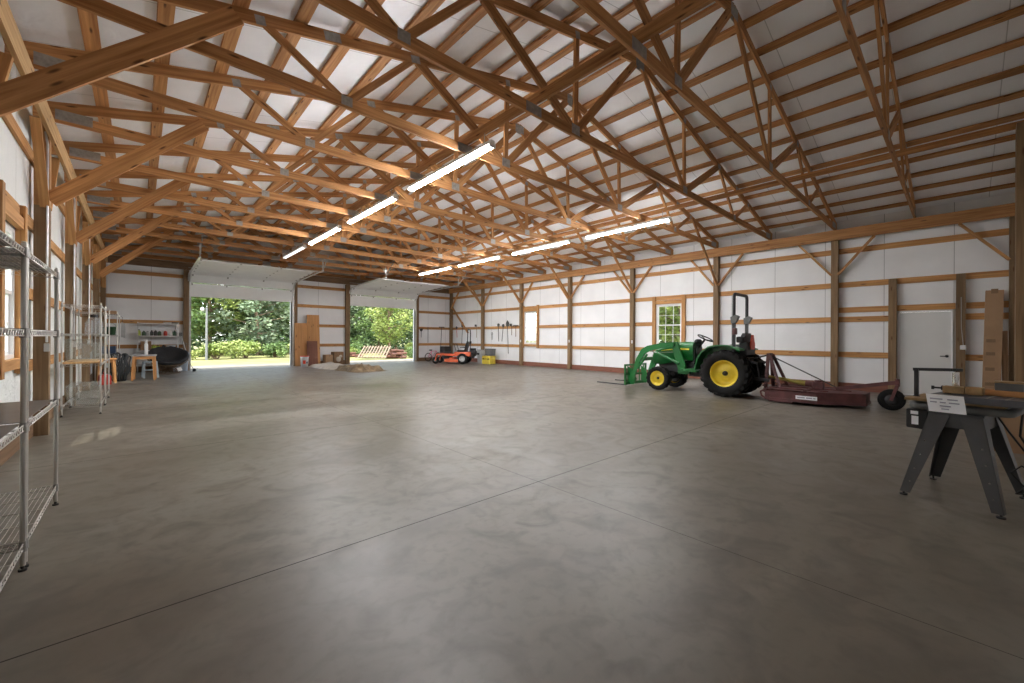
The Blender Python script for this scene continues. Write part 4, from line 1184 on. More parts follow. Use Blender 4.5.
t = thing('fuel_can', 'red fuel can on the floor by the tall wooden stool', 'fuel can', (-.72, 15.9, 0), R(15)); MB().loft([stadium(.11, .16, .04, z) if False else [(x * k, y * k, z) for x, y in ((-.11, -.14), (-.09, -.16), (.09, -.16), (.11, -.14), (.11, .14), (.09, .16), (-.09, .16), (-.11, .14))] for z, k in ((0, .95), (.02, 1), (.22, 1), (.27, .8))], smooth=False).build('body', 'red', t, bevel=.01); MB().tube([(0, -.08, .27), (0, -.06, .33), (0, .06, .33), (0, .09, .27)], .014, 8).build('handle', 'red', t); MB().tube([(0, .11, .26), (0, .16, .33), (0, .20, .40)], .012, 8).build('spout', 'black', t)
t = thing('hose_coils', 'heap of black hose coils leaning by the orange stool', 'hose', (-.43, 16.75, 0), R(20))
rr = random.Random(3)
for k in range(9):
    m = MB(); ra, rb = .16 + .02 * rr.random(), .36 + .05 * rr.random(); x0 = -.16 + .038 * k; tl = rr.uniform(-.25, .25)
    m.tube([(x0 + tl * .3 * math.sin(2 * math.pi * i / 26) + .02 * math.sin(5 * i), ra * 1.1 * math.cos(2 * math.pi * i / 26) + .05 * tl, rb + .02 + rb * math.sin(2 * math.pi * i / 26)) for i in range(26)], .018, 8, closed=True)
    m.build('coil', 'hose', t)
# papasan chair
t = thing('papasan_chair', 'round rattan papasan chair with black cushion by the left garage door', 'chair', (.74, 19.35, 0), R(5))
tiltm = Matrix.Rotation(R(28), 3, 'X')
def bowl(prof, n=32, j=0.0, seed=1):
    rg = random.Random(seed); off = [rg.uniform(-j, j) for _ in range(n)]
    m = MB(); rings = []
    for r_, h in prof:
        rings.append([tiltm @ Vector((r_ * math.cos(2 * math.pi * i / n), r_ * math.sin(2 * math.pi * i / n), h + off[i] * r_)) + Vector((0, 0, .34)) for i in range(n)])
    m.loft(rings, cap=True); return m
bowl([(.02, .04), (.25, .055), (.44, .15), (.55, .27), (.59, .34), (.585, .40), (.54, .42), (.44, .31), (.28, .20), (.02, .16)], j=.05).build('cushion', 'cloth_black', t)
m = MB()
for r_, h in ((.30, .05), (.46, .14), (.57, .27)):
    m.tube([tiltm @ Vector((r_ * math.cos(2 * math.pi * i / 28), r_ * math.sin(2 * math.pi * i / 28), h - .02)) + Vector((0, 0, .34)) for i in range(28)], .016, 7, closed=True)
for k in range(14):
    a = 2 * math.pi * k / 14
    m.tube([tiltm @ Vector((r_ * math.cos(a), r_ * math.sin(a), h - .02)) + Vector((0, 0, .34)) for r_, h in ((.04, .0), (.30, .03), (.46, .12), (.57, .27))], .010, 6)
m.build('bowl_frame', 'rattan', t)
m = MB()
for r_, z in ((.36, .015), (.20, .20), (.33, .34)): m.tube([(r_ * math.cos(2 * math.pi * i / 24), r_ * math.sin(2 * math.pi * i / 24), z) for i in range(24)], .015, 7, closed=True)
for k in range(10):
    a = 2 * math.pi * k / 10; m.tube([(.36 * math.cos(a), .36 * math.sin(a), .015), (.20 * math.cos(a + .2), .20 * math.sin(a + .2), .20), (.33 * math.cos(a + .4), .33 * math.sin(a + .4), .34)], .011, 6)
m.build('base', 'rattan', t)
m = MB(); m.prism([(.18, -.57, .20), (.30, -.56, .24), (.34, -.57, .12), (.22, -.58, .08)], (0, -.004, 0)); m.build('care_tag', 'paper', t)
# rubbish bin
t = thing('trash_can', 'grey blue plastic trash can behind the black papasan chair', 'trash can', (1.16, 20.22, 0)); MB().lathe([(0, 0), (.20, 0), (.21, .02), (.25, .66), (.265, .67), (.265, .70), (.245, .70), (.20, .03), (0, .03)], n=28).build('body', 'trash', t)
m = MB()
for s in (-1, 1): m.tube([(s * .255, -.06, .60), (s * .29, -.05, .60), (s * .29, .05, .60), (s * .255, .06, .60)], .010, 6)
m.build('handle', 'trash', t)
# string trimmer leaning by the door
t = thing('string_trimmer', 'string trimmer leaning against the post left of the garage door', 'trimmer', (0, 0, 0))
m = MB(); m.tube([(1.16, 20.33, 1.38), (1.30, 20.10, .80), (1.44, 19.88, .25), (1.52, 19.75, .09)], .013, 8); m.build('shaft', 'lightgrey', t)
m = MB(); m.cyl((1.54, 19.70, .02), (1.53, 19.73, .10), .06, .045, n=16); m.prism([(1.40, 19.72, .09), (1.62, 19.84, .09), (1.66, 19.66, .09), (1.50, 19.58, .09)], (0, 0, .012)); m.build('cutting_head', 'black', t)
m = MB(); m.box((1.155, 20.34, 1.42), (.10, .14, .14)); m.tube([(1.27, 20.16, .95), (1.33, 20.08, 1.05), (1.25, 20.05, 1.10)], .011, 7); m.build('motor', 'greycast', t, bevel=.02)
# storage rack on the gable wall
t = thing('storage_rack', 'grey four-shelf rack of bottles against the wall left of the garage door', 'shelving unit', (.51, 20.42, 0))
for sx in (-1, 1):
    for sy in (-1, 1): MB().beam((sx * .575, sy * .15, 0), (sx * .575, sy * .15, 1.86), .028, .028, up=(0, 1, 0)).build('post', 'galv', t)
for z in (.30, .82, 1.36, 1.83):
    m = MB(); m.box((0, 0, z - .012), (1.15, .32, .02)); m.box((0, -.155, z - .018), (1.15, .012, .035)); m.build('shelf', 'galv', t)
def bottle(label, x, z, r, h, mat, capmat, y=20.36, kind='bottle'):
    t = thing(kind, label, kind.split('_')[-1], (x, y, z), 0, 'containers on the grey rack')
    MB().lathe([(0, 0), (r * .95, 0), (r, .01), (r, h * .62), (r * .7, h * .78), (r * .36, h * .85)], n=16).build('body', mat, t); MB().lathe([(r * .4, h * .85), (r * .44, h * .85), (r * .42, h), (0, h)], n=12).build('cap', capmat, t)
row = [(-.03, .05, .23, 'lime', 'black', 'lime labelled bottle, first from the left on the bottle shelf'), (.10, .06, .18, 'darkgreen', 'black', 'squat dark green bottle, second from the left on the bottle shelf'),
       (.21, .045, .20, 'lightgrey', 'white_paint', 'pale grey bottle, third from the left on the bottle shelf'), (.32, .05, .20, 'black', 'black', 'black bottle, fourth from the left on the bottle shelf'),
       (.43, .055, .22, 'black', 'lightgrey', 'black bottle with pale cap, fifth from the left on the bottle shelf'), (.54, .055, .20, 'darkgreen', 'white_paint', 'dark green bottle with white cap, sixth from the left on the bottle shelf'),
       (.71, .055, .21, 'red', 'white_paint', 'red bottle near the right end of the bottle shelf'), (.86, .06, .20, 'white_paint', 'white_paint', 'white bottle near the right end of the bottle shelf'), (.98, .06, .21, 'darkgreen', 'lightgrey', 'green grey jar at the right end of the bottle shelf')]
for x, r, h, ma, ca, lab in row: bottle(lab, x, 1.361, r, h, ma, ca)
carton('parcel_box', 'dark brown box at the left of the low rack shelf', (.16, 20.40, .821), (.30, .26, .33), mat='oldwood')
bottle('lime green tub on the low rack shelf, left one of two', .38, .821, .07, .20, 'lime', 'lime', kind='plastic_tub')
bottle('lime green tub on the low rack shelf, right one of two', .50, .821, .06, .18, 'lime', 'black', kind='plastic_tub')
bottle('black pot on the low rack shelf beside the lime tubs', .66, .821, .07, .19, 'black', 'black', kind='plastic_tub')
t = thing('white_bowl', 'wide white bowl on the low rack shelf at the right', 'bowl', (.88, 20.38, .821)); MB().lathe([(0, 0), (.06, 0), (.07, .02), (.15, .17), (.16, .175), (.145, .175), (.06, .03), (0, .03)], n=24).build('body', 'white_paint', t); MB().lathe([(.155, .165), (.166, .168), (.166, .18), (.155, .18)], n=24).build('rim', 'lightgrey', t)
for x, lab in ((.78, 'flat white tray on top of the grey rack, left one'), (1.0, 'flat grey tray on top of the grey rack, right one')):
    t = thing('tray', lab, 'tray', (x, 20.38, 1.832), 0, 'trays on top of the rack'); MB().lathe([(0, 0), (.10, 0), (.14, .035), (.148, .04), (.135, .04), (.09, .008), (0, .008)], n=24).build('body', 'white_paint' if x < .9 else 'greycast', t)

# ------------------------------------------------------------------ between the garage doors
def lean_board(label, x, w, h, y0, mat, lean=.14, th=.02):
    m = MB(); m.beam((x, y0, 0.002), (x, y0 + lean, h), w, th, up=(0, -1, .0)); tag(m.build('leaning_board', mat, None, bevel=.002), label, 'board', 'boards leaning between the garage doors')
lean_board('tan board leaning on the wall just right of the left garage door', 5.50, .56, 1.98, 20.32, 'board', .20)
lean_board('tallest tan board leaning on the wall between the garage doors', 6.02, .54, 2.38, 20.30, 'board', .24)
lean_board('short dark red-brown board leaning in front of the tan boards', 5.90, .46, 1.15, 20.12, 'redbrown', .14)
t = thing('paint_bucket', 'white plastic bucket with coloured label in front of the tan boards', 'bucket', (5.44, 19.72, 0)); MB().lathe([(0, 0), (.14, 0), (.165, .42), (.175, .43), (.175, .46), (.155, .46), (.13, .02), (0, .02)], n=26).build('body', 'white_paint', t)
MB().lathe([(.174, .46), (.182, .462), (.182, .49), (0, .495)], n=26).build('lid', 'redorange', t)
m = MB()
for k, (a0, a1, z0, z1) in enumerate(((-130, -90, .14, .30), (-80, -55, .16, .24))):
    pts0 = [(.158 * math.cos(R(a)), .158 * math.sin(R(a))) for a in range(a0, a1 + 1, 8)]
    for i in range(len(pts0) - 1): m.add([(pts0[i][0], pts0[i][1], z0), (pts0[i + 1][0], pts0[i + 1][1], z0), (pts0[i + 1][0] * 1.05, pts0[i + 1][1] * 1.05, z1), (pts0[i][0] * 1.05, pts0[i][1] * 1.05, z1)], [(0, 1, 2, 3)], mi=k)
m.build('label_patch', ['redorange', 'bluegreen'], t)
carton('cardboard_box', 'brown cardboard box left of the grey crate by the wide door post', (6.62, 20.28, 0), (.34, .40, .50), R(4))
t = thing('grey_crate', 'grey brown crate with pale bundle beside the wide post of the right garage door', 'crate', (7.06, 20.30, 0))
m = MB(); m.box((0, 0, .015), (.46, .40, .03)); 
for s in (-1, 1): m.box((s * .222, 0, .32), (.016, .40, .62)); m.box((0, s * .192, .32), (.46, .016, .62))
m.build('body', 'oldwood', t); m = MB(); m.ball((-.02, -.24, .28), (.12, .06, .13)); m.ball((.08, -.24, .42), (.08, .05, .07)); m.build('bundle', 'tarp', t)
# folded canvas heap on the floor
def heap(prof_fn, x0, x1, y0, y1, nx, ny, name, mat, parent):
    m = MB(); vs = []; fs = []
    for j in range(ny + 1):
        for i in range(nx + 1):
            u, v = i / nx, j / ny
            p = prof_fn(u, v); vs.append((x0 + (x1 - x0) * u + p[0], y0 + (y1 - y0) * v + p[1], p[2]))
    for j in range(ny):
        for i in range(nx):
            a = j * (nx + 1) + i; fs.append((a, a + 1, a + nx + 2, a + nx + 1))
    m.add(vs, fs, smooth=True); return m.build(name, mat, parent)
t = thing('canvas_tarp', 'folded pale canvas tarp with shaggy brown end heaped on the floor', 'tarp', (6.32, 17.9, 0), R(7))
def sm(t_): t_ = max(0, min(1, t_)); return t_ * t_ * (3 - 2 * t_)
def f1(u, v):
    e = sm(min(u, 1 - u) / .18) * sm(min(v, 1 - v) / .08)
    return (.05 * math.sin(9 * v), .03 * math.sin(7 * u), e * (.12 + .04 * math.sin(3.1 * u + 5 * v) + .025 * math.sin(17 * v + 4 * u) + .05 * v) + .002)
heap(f1, -.62, .62, -1.6, 2.0, 22, 60, 'folded_canvas', 'tarp', t)
rh = random.Random(11)
def f2(u, v):
    e = sm(min(u, 1 - u) / .16) * sm(min(v, 1 - v) / .14)
    return (.06 * math.sin(13 * v + 2), .05 * math.sin(15 * u), e * (.17 + .035 * math.sin(26 * u + 4 * v) + .03 * math.sin(47 * u + 7 * v) + .05 * math.sin(5 * v + 3 * u) + .022 * rh.random()) + .003)
heap(f2, -.66, .74, -2.6, -.55, 40, 50, 'rumpled_end', 'tarpdark', t)

# ------------------------------------------------------------------ orange zero-turn mower in the far right corner
Z = thing('zero_turn_mower', 'orange zero-turn riding mower with roll bar parked in the far right corner', 'mower', (12.45, 17.3, 0), R(41))
for s in (-1, 1):
    m = MB(); m.lathe([(.15, -.10), (.25, -.12), (.275, -.08), (.275, .08), (.25, .12), (.15, .10)], (s * .44, 0, .275), (1, 0, 0), 26); w = m.build('rear_tire', 'rubber', Z)
    m = MB(); m.lathe([(0, -.02), (.10, -.02), (.15, .06), (.158, .10), (.145, .10), (.13, .05), (.06, .03), (0, .03)], (s * .44, 0, .275), (s, 0, 0), 22); m.build('rim', 'lightgrey', w)
    m = MB(); m.lathe([(.07, -.06), (.15, -.07), (.165, -.04), (.165, .04), (.15, .07), (.07, .06)], (s * .40, 1.42, .165), (1, 0, 0), 22); w = m.build('front_caster', 'rubber', Z)
    m = MB(); m.lathe([(0, -.065), (.07, -.06), (.07, .06), (0, .065)], (s * .40, 1.42, .165), (1, 0, 0), 14); m.build('rim', 'greycast', w)
    m = MB(); m.beam((s * .40 - .085, 1.42, .165), (s * .40 - .085, 1.36, .40), .02, .05, up=(0, 1, 0)); m.beam((s * .40 + .085, 1.42, .165), (s * .40 + .085, 1.36, .40), .02, .05, up=(0, 1, 0)); m.box((s * .40, 1.36, .41), (.20, .09, .03)); m.cyl((s * .40, 1.36, .40), (s * .40, 1.36, .52), .035, n=12); m.build('caster_fork', 'orange', Z)
    m = MB(); m.beam((s * .40, 1.34, .49), (s * .27, .70, .45), .07, .08); m.beam((s * .27, .72, .45), (s * .27, -.40, .42), .07, .09); m.build('frame_rail', 'orange', Z)
m = MB(); m.beam((-.42, 1.30, .49), (.42, 1.30, .49), .07, .08); m.box((0, .86, .50), (.50, .62, .03)); m.build('front_beam', 'orange', Z)
dk = [(-.62, .20), (-.66, .55), (-.55, .88), (-.25, 1.02), (.25, 1.02), (.55, .88), (.66, .55), (.62, .20)]
m = MB(); m.prism([(x, y, .10) for x, y in dk], (0, 0, .15)); m.cyl((-.35, .6, .25), (-.35, .6, .31), .10, n=16); m.cyl((.35, .6, .25), (.35, .6, .31), .10, n=16); m.cyl((0, .7, .25), (0, .7, .31), .10, n=16); m.build('mower_deck', 'orange', Z, bevel=.02)
m = MB()
for s in (-1, 1): m.loft([[(s * .40 + x * k, y, z) for x, z in ((-.14, .42), (.14, .42), (.16, .52), (.12, .62), (-.12, .62))] for y, k in ((-.40, .8), (-.25, 1), (.30, 1), (.42, .75))], smooth=False)
m.build('fender', 'orange', Z, bevel=.02)
m = MB(); m.box((0, .12, .52), (.52, .52, .12)); m.box((0, -.28, .46), (.50, .44, .34)); m.build('body', 'black', Z, bevel=.03)
m = MB(); m.ball((0, -.48, .56), (.26, .20, .20)); m.cyl((0, -.46, .70), (0, -.46, .80), .15, n=18); m.cyl((.18, -.62, .52), (.18, -.74, .50), .05, n=10); m.build('engine', 'black', Z)
m = MB(); m.loft([[(x, y, z) for x, y in ((-.24, -.12), (.24, -.12), (.24, .34), (-.24, .34))] for z in (.58, .70)], smooth=False); m.loft([[(x, y + (z - .7) * -.22, z) for x, y in ((-w_, -.14), (w_, -.14), (w_, -.03), (-w_, -.03))] for z, w_ in ((.68, .24), (.95, .24), (1.10, .16))], smooth=False)
for s in (-1, 1): m.box((s * .27, .05, .84), (.05, .28, .04))
m.build('seat', 'black', Z, bevel=.03)
m = MB()
for s in (-1, 1): m.tube([(s * .28, .32, .45), (s * .30, .46, .95), (s * .27, .50, 1.02), (s * .08, .52, 1.02)], .014, 8)
m.build('steering_lever', 'black', Z)
m = MB()
m.tube([(-.32, -.22, .55), (-.32, -.24, 1.55), (-.30, -.24, 1.72), (-.22, -.24, 1.78), (.22, -.24, 1.78), (.30, -.24, 1.72), (.32, -.24, 1.55), (.32, -.22, .55)], .028, 10)
for s in (-1, 1): m.box((s * .32, -.24, 1.10), (.09, .10, .12)); m.beam((s * .32, -.22, .62), (s * .32, .02, .48), .04, .04)
m.build('roll_bar', 'blacksteel', Z)

# ------------------------------------------------------------------ things round the far right corner
K = thing('kids_bicycle', 'small pink bicycle leaning by the far right corner wall', 'bicycle', (12.35, 20.22, 0), R(8))
for x, r_ in ((-.34, .22), (.36, .22)):
    m = MB(); m.tube([(x + r_ * math.cos(2 * math.pi * i / 28), 0, r_ + .02 + r_ * math.sin(2 * math.pi * i / 28)) for i in range(28)], .02, 8, closed=True); w = m.build('wheel', 'rubber', K)
    m = MB(); m.cyl((x, -.03, r_ + .02), (x, .03, r_ + .02), .02, n=8)
    for k in range(8): m.cyl((x, 0, r_ + .02), (x + (r_ - .02) * math.cos(k * math.pi / 4), 0, r_ + .02 + (r_ - .02) * math.sin(k * math.pi / 4)), .0025, n=5)
    m.build('spokes', 'lightgrey', w)
m = MB(); A0, A1, A2, A3 = (-.34, 0, .24), (-.05, 0, .24), (-.14, 0, .56), (.24, 0, .58)
for p, q in ((A0, A1), (A0, A2), (A1, A2), (A1, A3), (A2, A3), (A3, (.36, 0, .24))): m.cyl(p, q, .017, n=9)
m.build('frame', 'pink', K)
m = MB(); m.cyl((.24, 0, .58), (.20, 0, .72), .013, n=8); m.tube([(.14, -.22, .76), (.20, -.10, .73), (.20, .10, .73), (.14, .22, .76)], .012, 8); m.build('handlebar', 'white_paint', K)
m = MB(); m.ball((-.17, 0, .63), (.12, .07, .035)); m.cyl((-.14, 0, .55), (-.16, 0, .62), .012, n=8); m.build('saddle', 'black', K)
m = MB(); m.tube([(-.05 + .06 * math.cos(2 * math.pi * i / 16), .03, .24 + .06 * math.sin(2 * math.pi * i / 16)) for i in range(16)], .008, 6, closed=True); m.beam((-.05, .05, .24), (.05, .05, .14), .014, .02); m.beam((-.05, -.05, .24), (-.15, -.05, .34), .014, .02); m.build('crank', 'lightgrey', K)
t = thing('black_crate', 'black plastic crate stacked behind the mower, at the far right corner', 'crate', (12.98, 19.9, 0), R(5))
m = MB(); m.box((0, 0, .25), (.52, .42, .50)); m.build('lower_body', 'black', t, bevel=.02); m = MB(); m.box((0, 0, .68), (.50, .40, .32)); m.build('upper_body', 'black', t, bevel=.02); m = MB(); m.box((0, -.22, .52), (.50, .02, .03)); m.build('rim', 'greycast', t)
for y, x, h, lab in ((16.35, 13.30, .42, 'yellow tool case on the floor behind the mower, under the hanging tools'), ):
    t = thing('tool_case', lab, 'case', (x, y, 0), R(3)); MB().box((0, 0, h / 2), (.40, .62, h)).build('body', 'yellowbox', t, bevel=.03); MB().box((-.205, 0, h * .62), (.012, .56, .03)).build('seam', 'black', t); MB().tube([(-.19, -.10, h), (-.19, -.08, h + .05), (-.19, .08, h + .05), (-.19, .10, h)], .012, 8).build('handle', 'black', t)
    m = MB()
    for s in (-1, 1): m.box((-.206, s * .18, h * .62), (.014, .06, .08))
    m.build('latch', 'black', t)
bin_box('storage_tote', 'grey storage tote resting on the yellow tool case', (13.30, 16.22, .43), (.38, .42, .34), 'greycast', 'black')
bin_box('storage_tote', 'tall pale grey tote beside the yellow tool case, next to the mower', (13.30, 16.90, 0), (.38, .38, .70), 'lightgrey', 'greycast')
# long tools hanging on the girts
def hang_tool(kind, label, x, y, z, ln, head, rz=0, tilt=0.0, mat='oldwood'):
    t = thing(kind, label, kind.split('_')[-1], (x, y, z), rz, 'tools hanging from the wall girts')
    d = Vector((0, math.sin(tilt), -math.cos(tilt)))
    m = MB(); m.tube([Vector((0, 0, 0)), d * ln], .014, 8); m.build('handle', mat, t)
    m = MB()
    if head == 'rake':
        m.beam((0, -.18, .02), (0, .18, .02), .03, .03)
        for k in range(9): m.cyl((0, -.17 + .0425 * k, .02), (-.06, -.17 + .0425 * k, -.04), .006, n=5)
    elif head == 'shovel':
        m.prism([(-.012, -.10, .02), (-.012, .10, .02), (-.012, .11, .20), (-.012, .0, .32), (-.012, -.11, .20)], (.024, 0, 0)); m.cyl((0, 0, 0), (0, 0, .10), .02, n=8)
    elif head == 'hoe':
        m.tube([(0, 0, 0), (0, 0, .08), (-.06, 0, .12)], .010, 6); m.box((-.075, 0, .07), (.012, .16, .12))
    elif head == 'shears':
        m.prism([(-.01, -.05, .0), (-.01, .05, .0), (-.01, .10, .10), (-.01, .03, .16), (-.01, -.03, .16), (-.01, -.10, .10)], (.02, 0, 0))
    elif head == 'loop':
        m.tube([(0, .06 * math.cos(2 * math.pi * i / 14), .06 + .06 * math.sin(2 * math.pi * i / 14)) for i in range(14)], .01, 6, closed=True)
    m.build('head', 'blacksteel', t)
xr = XR - .025
hang_tool('garden_rake', 'garden rake hanging on the right wall, first from the far window post', xr, 14.90, 1.95, .55, 'rake', tilt=.0)
hang_tool('garden_hoe', 'garden hoe hanging on the right wall, second from the far window post', xr, 15.20, 1.93, .45, 'hoe')
hang_tool('garden_shovel', 'long black handled shovel hanging lowest on the right wall', xr, 15.52, 1.92, 1.38, 'shovel', tilt=-.05, mat='blacksteel')
hang_tool('lopping_shears', 'black lopping shears on the right wall, left of the long shovel', xr, 15.86, 1.90, .75, 'shears', tilt=.12, mat='blacksteel')
hang_tool('lopping_shears', 'black lopping shears on the right wall, far left of the row', xr, 16.24, 1.94, .78, 'shears', tilt=-.05, mat='blacksteel')
hang_tool('hand_saw', 'small black hand tool on the white right wall, alone below the girt', XR + .012, 16.80, 1.50, .26, 'loop', mat='blacksteel')
hang_tool('garden_hoe', 'hoe hanging on the right wall behind the mower roll bar', xr, 18.10, 1.95, .6, 'hoe')
hang_tool('garden_shovel', 'shovel hanging on the right wall, beside the slanting corner brace', xr, 19.45, 1.95, .95, 'shovel', tilt=.08, mat='blacksteel')
hang_tool('lopping_shears', 'red handled shears hanging on the right wall close to the corner post', xr, 20.05, 1.85, .5, 'shears', tilt=-.12, mat='red')
hang_tool('garden_rake', 'long rake hanging on the garage door wall close to the corner post', 13.20, YB - .043, 1.95, 1.25, 'rake', R(90), .05, mat='blacksteel')
hang_tool('pry_bar', 'thin bar hanging on the garage door wall above the pink bicycle', 12.28, YB - .043, 1.80, .75, 'loop', R(90), mat='blacksteel')
hang_tool('hand_shears', 'short dark tool hanging on the wall just right of the garage door', 11.84, YB - .043, 1.70, .35, 'shears', R(90), mat='bluegreen')

# conduits on the left posts
for y, lab, xx in ((PY[3] - .10, 'grey conduit running up beside the first wall post seen on the left', XL + .125), (PY[4] - .10, 'grey conduit running up beside the second wall post seen on the left', XL + .125), (PY[5] - .10, 'grey conduit running up beside the third wall post seen on the left', XL + .125)):
    t = thing('conduit', lab, 'conduit', (xx, y, 0), 0, 'conduits on the left posts'); MB().tube([(0, 0, 1.25), (0, 0, 3.9), (-.03, .04, 4.1)], .012, 8).build('pipe', 'galv', t); MB().box((0, 0, 1.18), (.05, .045, .11)).build('outlet_box', 'lightgrey', t, bevel=.005)

# ------------------------------------------------------------------ outdoors
m = MB(); m.add([(-160, -80, -.28), (180, -80, -.28), (180, 200, -.28), (-160, 200, -.28)], [(0, 1, 2, 3)]); struct('ground_lawn', m, 'lawn')
m = MB(); m.add([(-1.5, YB + WT + .001, -.04), (16, YB + WT + .001, -.04), (18, 24.5, -.14), (40, 27, -.22), (-25, 27, -.22), (-4, 24.5, -.14)], [(0, 1, 2, 5), (5, 2, 3, 4)]); struct('ground_drive', m, 'gravel')
def foliage(m, c, r, n, size, rg, flat=1.0):
    for _ in range(n):
        while True:
            d = Vector((rg.uniform(-1, 1), rg.uniform(-1, 1), rg.uniform(-1, 1)))
            if .3 < d.length <= 1: break
        p = Vector(c) + Vector((d.x * r[0], d.y * r[1], d.z * r[2]))
        a = Vector((rg.gauss(0, 1), rg.gauss(0, 1), rg.gauss(0, .5) * flat)).normalized(); b = a.cross(Vector((rg.gauss(0, .6), rg.gauss(0, .6), 1))).normalized()
        s = size * rg.uniform(.6, 1.3)
        m.add([p - a * s, p + b * s * .55, p + a * s, p - b * s * .55], [(0, 1, 2, 3)])
def make_tree(seed, h, spread, leafmat, low=1.0, nclump=26, per=150, size=.19):
    rg = random.Random(seed)
    t = thing('tree', 'x', 'tree', (0, 0, 0), 0, 'trees beyond the barn')
    tk = MB(); lean = rg.uniform(-.3, .3)
    tk.tube([(0, 0, -.3), (.05, .02, h * .25), (lean * .6, .1, h * .55), (lean, .1, h * .9)], [.20, .15, .10, .03], 9)
    fo = MB()
    for k in range(nclump):
        z = low + (h - low) * (k + .5) / nclump
        f = 1 - abs((z - low) / (h - low) - .42) * 1.1
        a = k * 2.4 + rg.uniform(-.4, .4); rr_ = spread * max(.25, f) * rg.uniform(.35, 1.0)
        c = (rr_ * math.cos(a) + lean * z / h, rr_ * math.sin(a), z)
        tk.tube([(lean * .5 * z / h, 0, z * .8), (c[0] * .6, c[1] * .6, z * .92), c], [.05, .035, .012], 6)
        cr = spread * rg.uniform(.28, .46)
        foliage(fo, c, (cr, cr, cr * .6), per, size, rg)
    tk.build('trunk', 'bark', t); fo.build('foliage', leafmat, t)
    return t
protoT = [make_tree(1, 9.5, 3.4, 'leafA', .8), make_tree(2, 11.0, 3.6, 'leafC', 1.2), make_tree(3, 8.0, 3.0, 'leafB', 1.8), make_tree(4, 7.5, 3.2, 'leafD', .9)]
used = set()
def place(k, x, y, rz, label, sc=1.0):
    r = protoT[k] if k not in used else dup(protoT[k])
    used.add(k)
    r.location = (x, y, -.28); r.rotation_euler = (0, 0, rz); r.scale = (sc, sc, sc); r['label'] = label
place(3, 7.8, 42.5, .4, 'pale green layered tree in the middle of the left garage opening', 1.0)
place(0, 1.5, 42.0, 1.0, 'leafy mid green tree at the left edge of the left garage opening', .95)
place(2, 4.6, 45.0, 2.0, 'bright tree behind the lamp post in the left garage opening', 1.15)
place(1, 9.0, 47.5, .2, 'tall dark tree behind the pale green layered tree', 1.1)
place(0, 12.6, 44.0, 2.6, 'mid green tree at the right side of the left garage opening', 1.0)
place(1, 15.8, 47.0, 1.5, 'dark tree between the two garage openings, far back')
place(1, 2.0, 50.0, 3.5, 'dark tall tree far back at the left of the left garage opening', 1.2)
place(2, 11.0, 50.0, 4.4, 'bright tall tree far back on the right of the left garage opening', 1.3)
place(0, 18.5, 41.0, .8, 'mid green tree at the left of the right garage opening', .9)
place(2, 16.9, 35.2, 1.2, 'bright yellow-green tree standing at the right of the right garage opening', .72)
place(1, 23.5, 47.0, 2.2, 'dark tree at the back of the right garage opening', 1.1)
place(0, 31.0, 45.0, 3.0, 'mid green tree far right behind the bright tree of the right opening', 1.1)
place(3, 20.5, 47.5, 4.0, 'pale tree far back at the left of the right garage opening', 1.2)
place(1, 30.0, 52.0, 5.0, 'tallest dark tree far back in the right garage opening', 1.3)
place(1, -4.0, 47.0, .7, 'dark tree left of everything in the left garage opening', 1.2)
place(2, 22.5, 10.5, .5, 'bright tree seen through the window behind the tractor', .9)
place(0, 24.5, 13.5, 1.7, 'mid green tree through the tractor window, at its left')
place(3, 26.5, 9.5, 2.9, 'pale tree farther back through the tractor window', 1.1)
place(1, 29.0, 14.0, .3, 'dark tree far back through the tractor window', 1.1)
# shrubs along the edge of the lawn
def make_bush(seed, leafmat):
    rg = random.Random(seed); t = thing('shrub', 'x', 'shrub', (0, 0, 0), 0, 'shrubs at the edge of the lawn'); fo = MB(); st = MB()
    for k in range(11):
        a = k * 2.4; r_ = rg.uniform(.2, 1.15); z = rg.uniform(.35, 1.0) * (1.25 - r_ * .5)
        c = (r_ * math.cos(a), r_ * math.sin(a) * .8, z); foliage(fo, c, (.5, .45, .38), 130, .11, rg); st.tube([(0, 0, -.1), (c[0] * .5, c[1] * .5, z * .5), c], [.03, .02, .008], 5)
    st.build('stems', 'bark', t); fo.build('foliage', leafmat, t); return t
pb = [make_bush(21, 'leafB'), make_bush(22, 'leafA')]
ub = set()
for k, x, y, s, lab in ((0, 4.0, 35.5, 1.0, 'bright shrub beside the lamp post in the left opening'), (0, 5.9, 36.2, 1.1, 'bright round shrub, second from the lamp post in the left opening'), (1, 7.9, 36.5, 1.0, 'darker green shrub at the centre of the left opening'), (0, 9.8, 36.0, 1.15, 'big bright shrub right of centre in the left opening'),
                      (0, 11.3, 36.4, 1.0, 'bright shrub, last of the run in the left opening'), (1, 14.0, 36.5, .9, 'green shrub at the right edge of the left opening'), (0, 2.0, 35.5, .8, 'small bright shrub left of the lamp post'), (0, 13.2, 35.8, .8, 'low bright shrub at the left of the right opening'), (1, 16.6, 30.2, .7, 'low green shrub right of the wood pile'), (0, 20.5, 37.5, .9, 'bright shrub behind the slatted panel')):
    r = pb[k] if k not in ub else dup(pb[k]); ub.add(k)
    r.location = (x, y, -.28); r.rotation_euler = (0, 0, x); r.scale = (s, s, s); r['label'] = lab
t = thing('lamp_post', 'grey post with a white lamp at the lawn edge in the left opening', 'lamp post', (3.35, 34.6, -.28)); MB().cyl((0, 0, 0), (0, 0, 3.6), .08, .06, n=12).build('pole', 'greycast', t); MB().ball((-.25, -.1, 3.46), (.12, .12, .15)).build('lamp_globe', 'lightgrey', t); MB().tube([(0, 0, 3.3), (-.12, -.05, 3.28), (-.25, -.1, 3.32)], .02, 6).build('bracket', 'blacksteel', t)
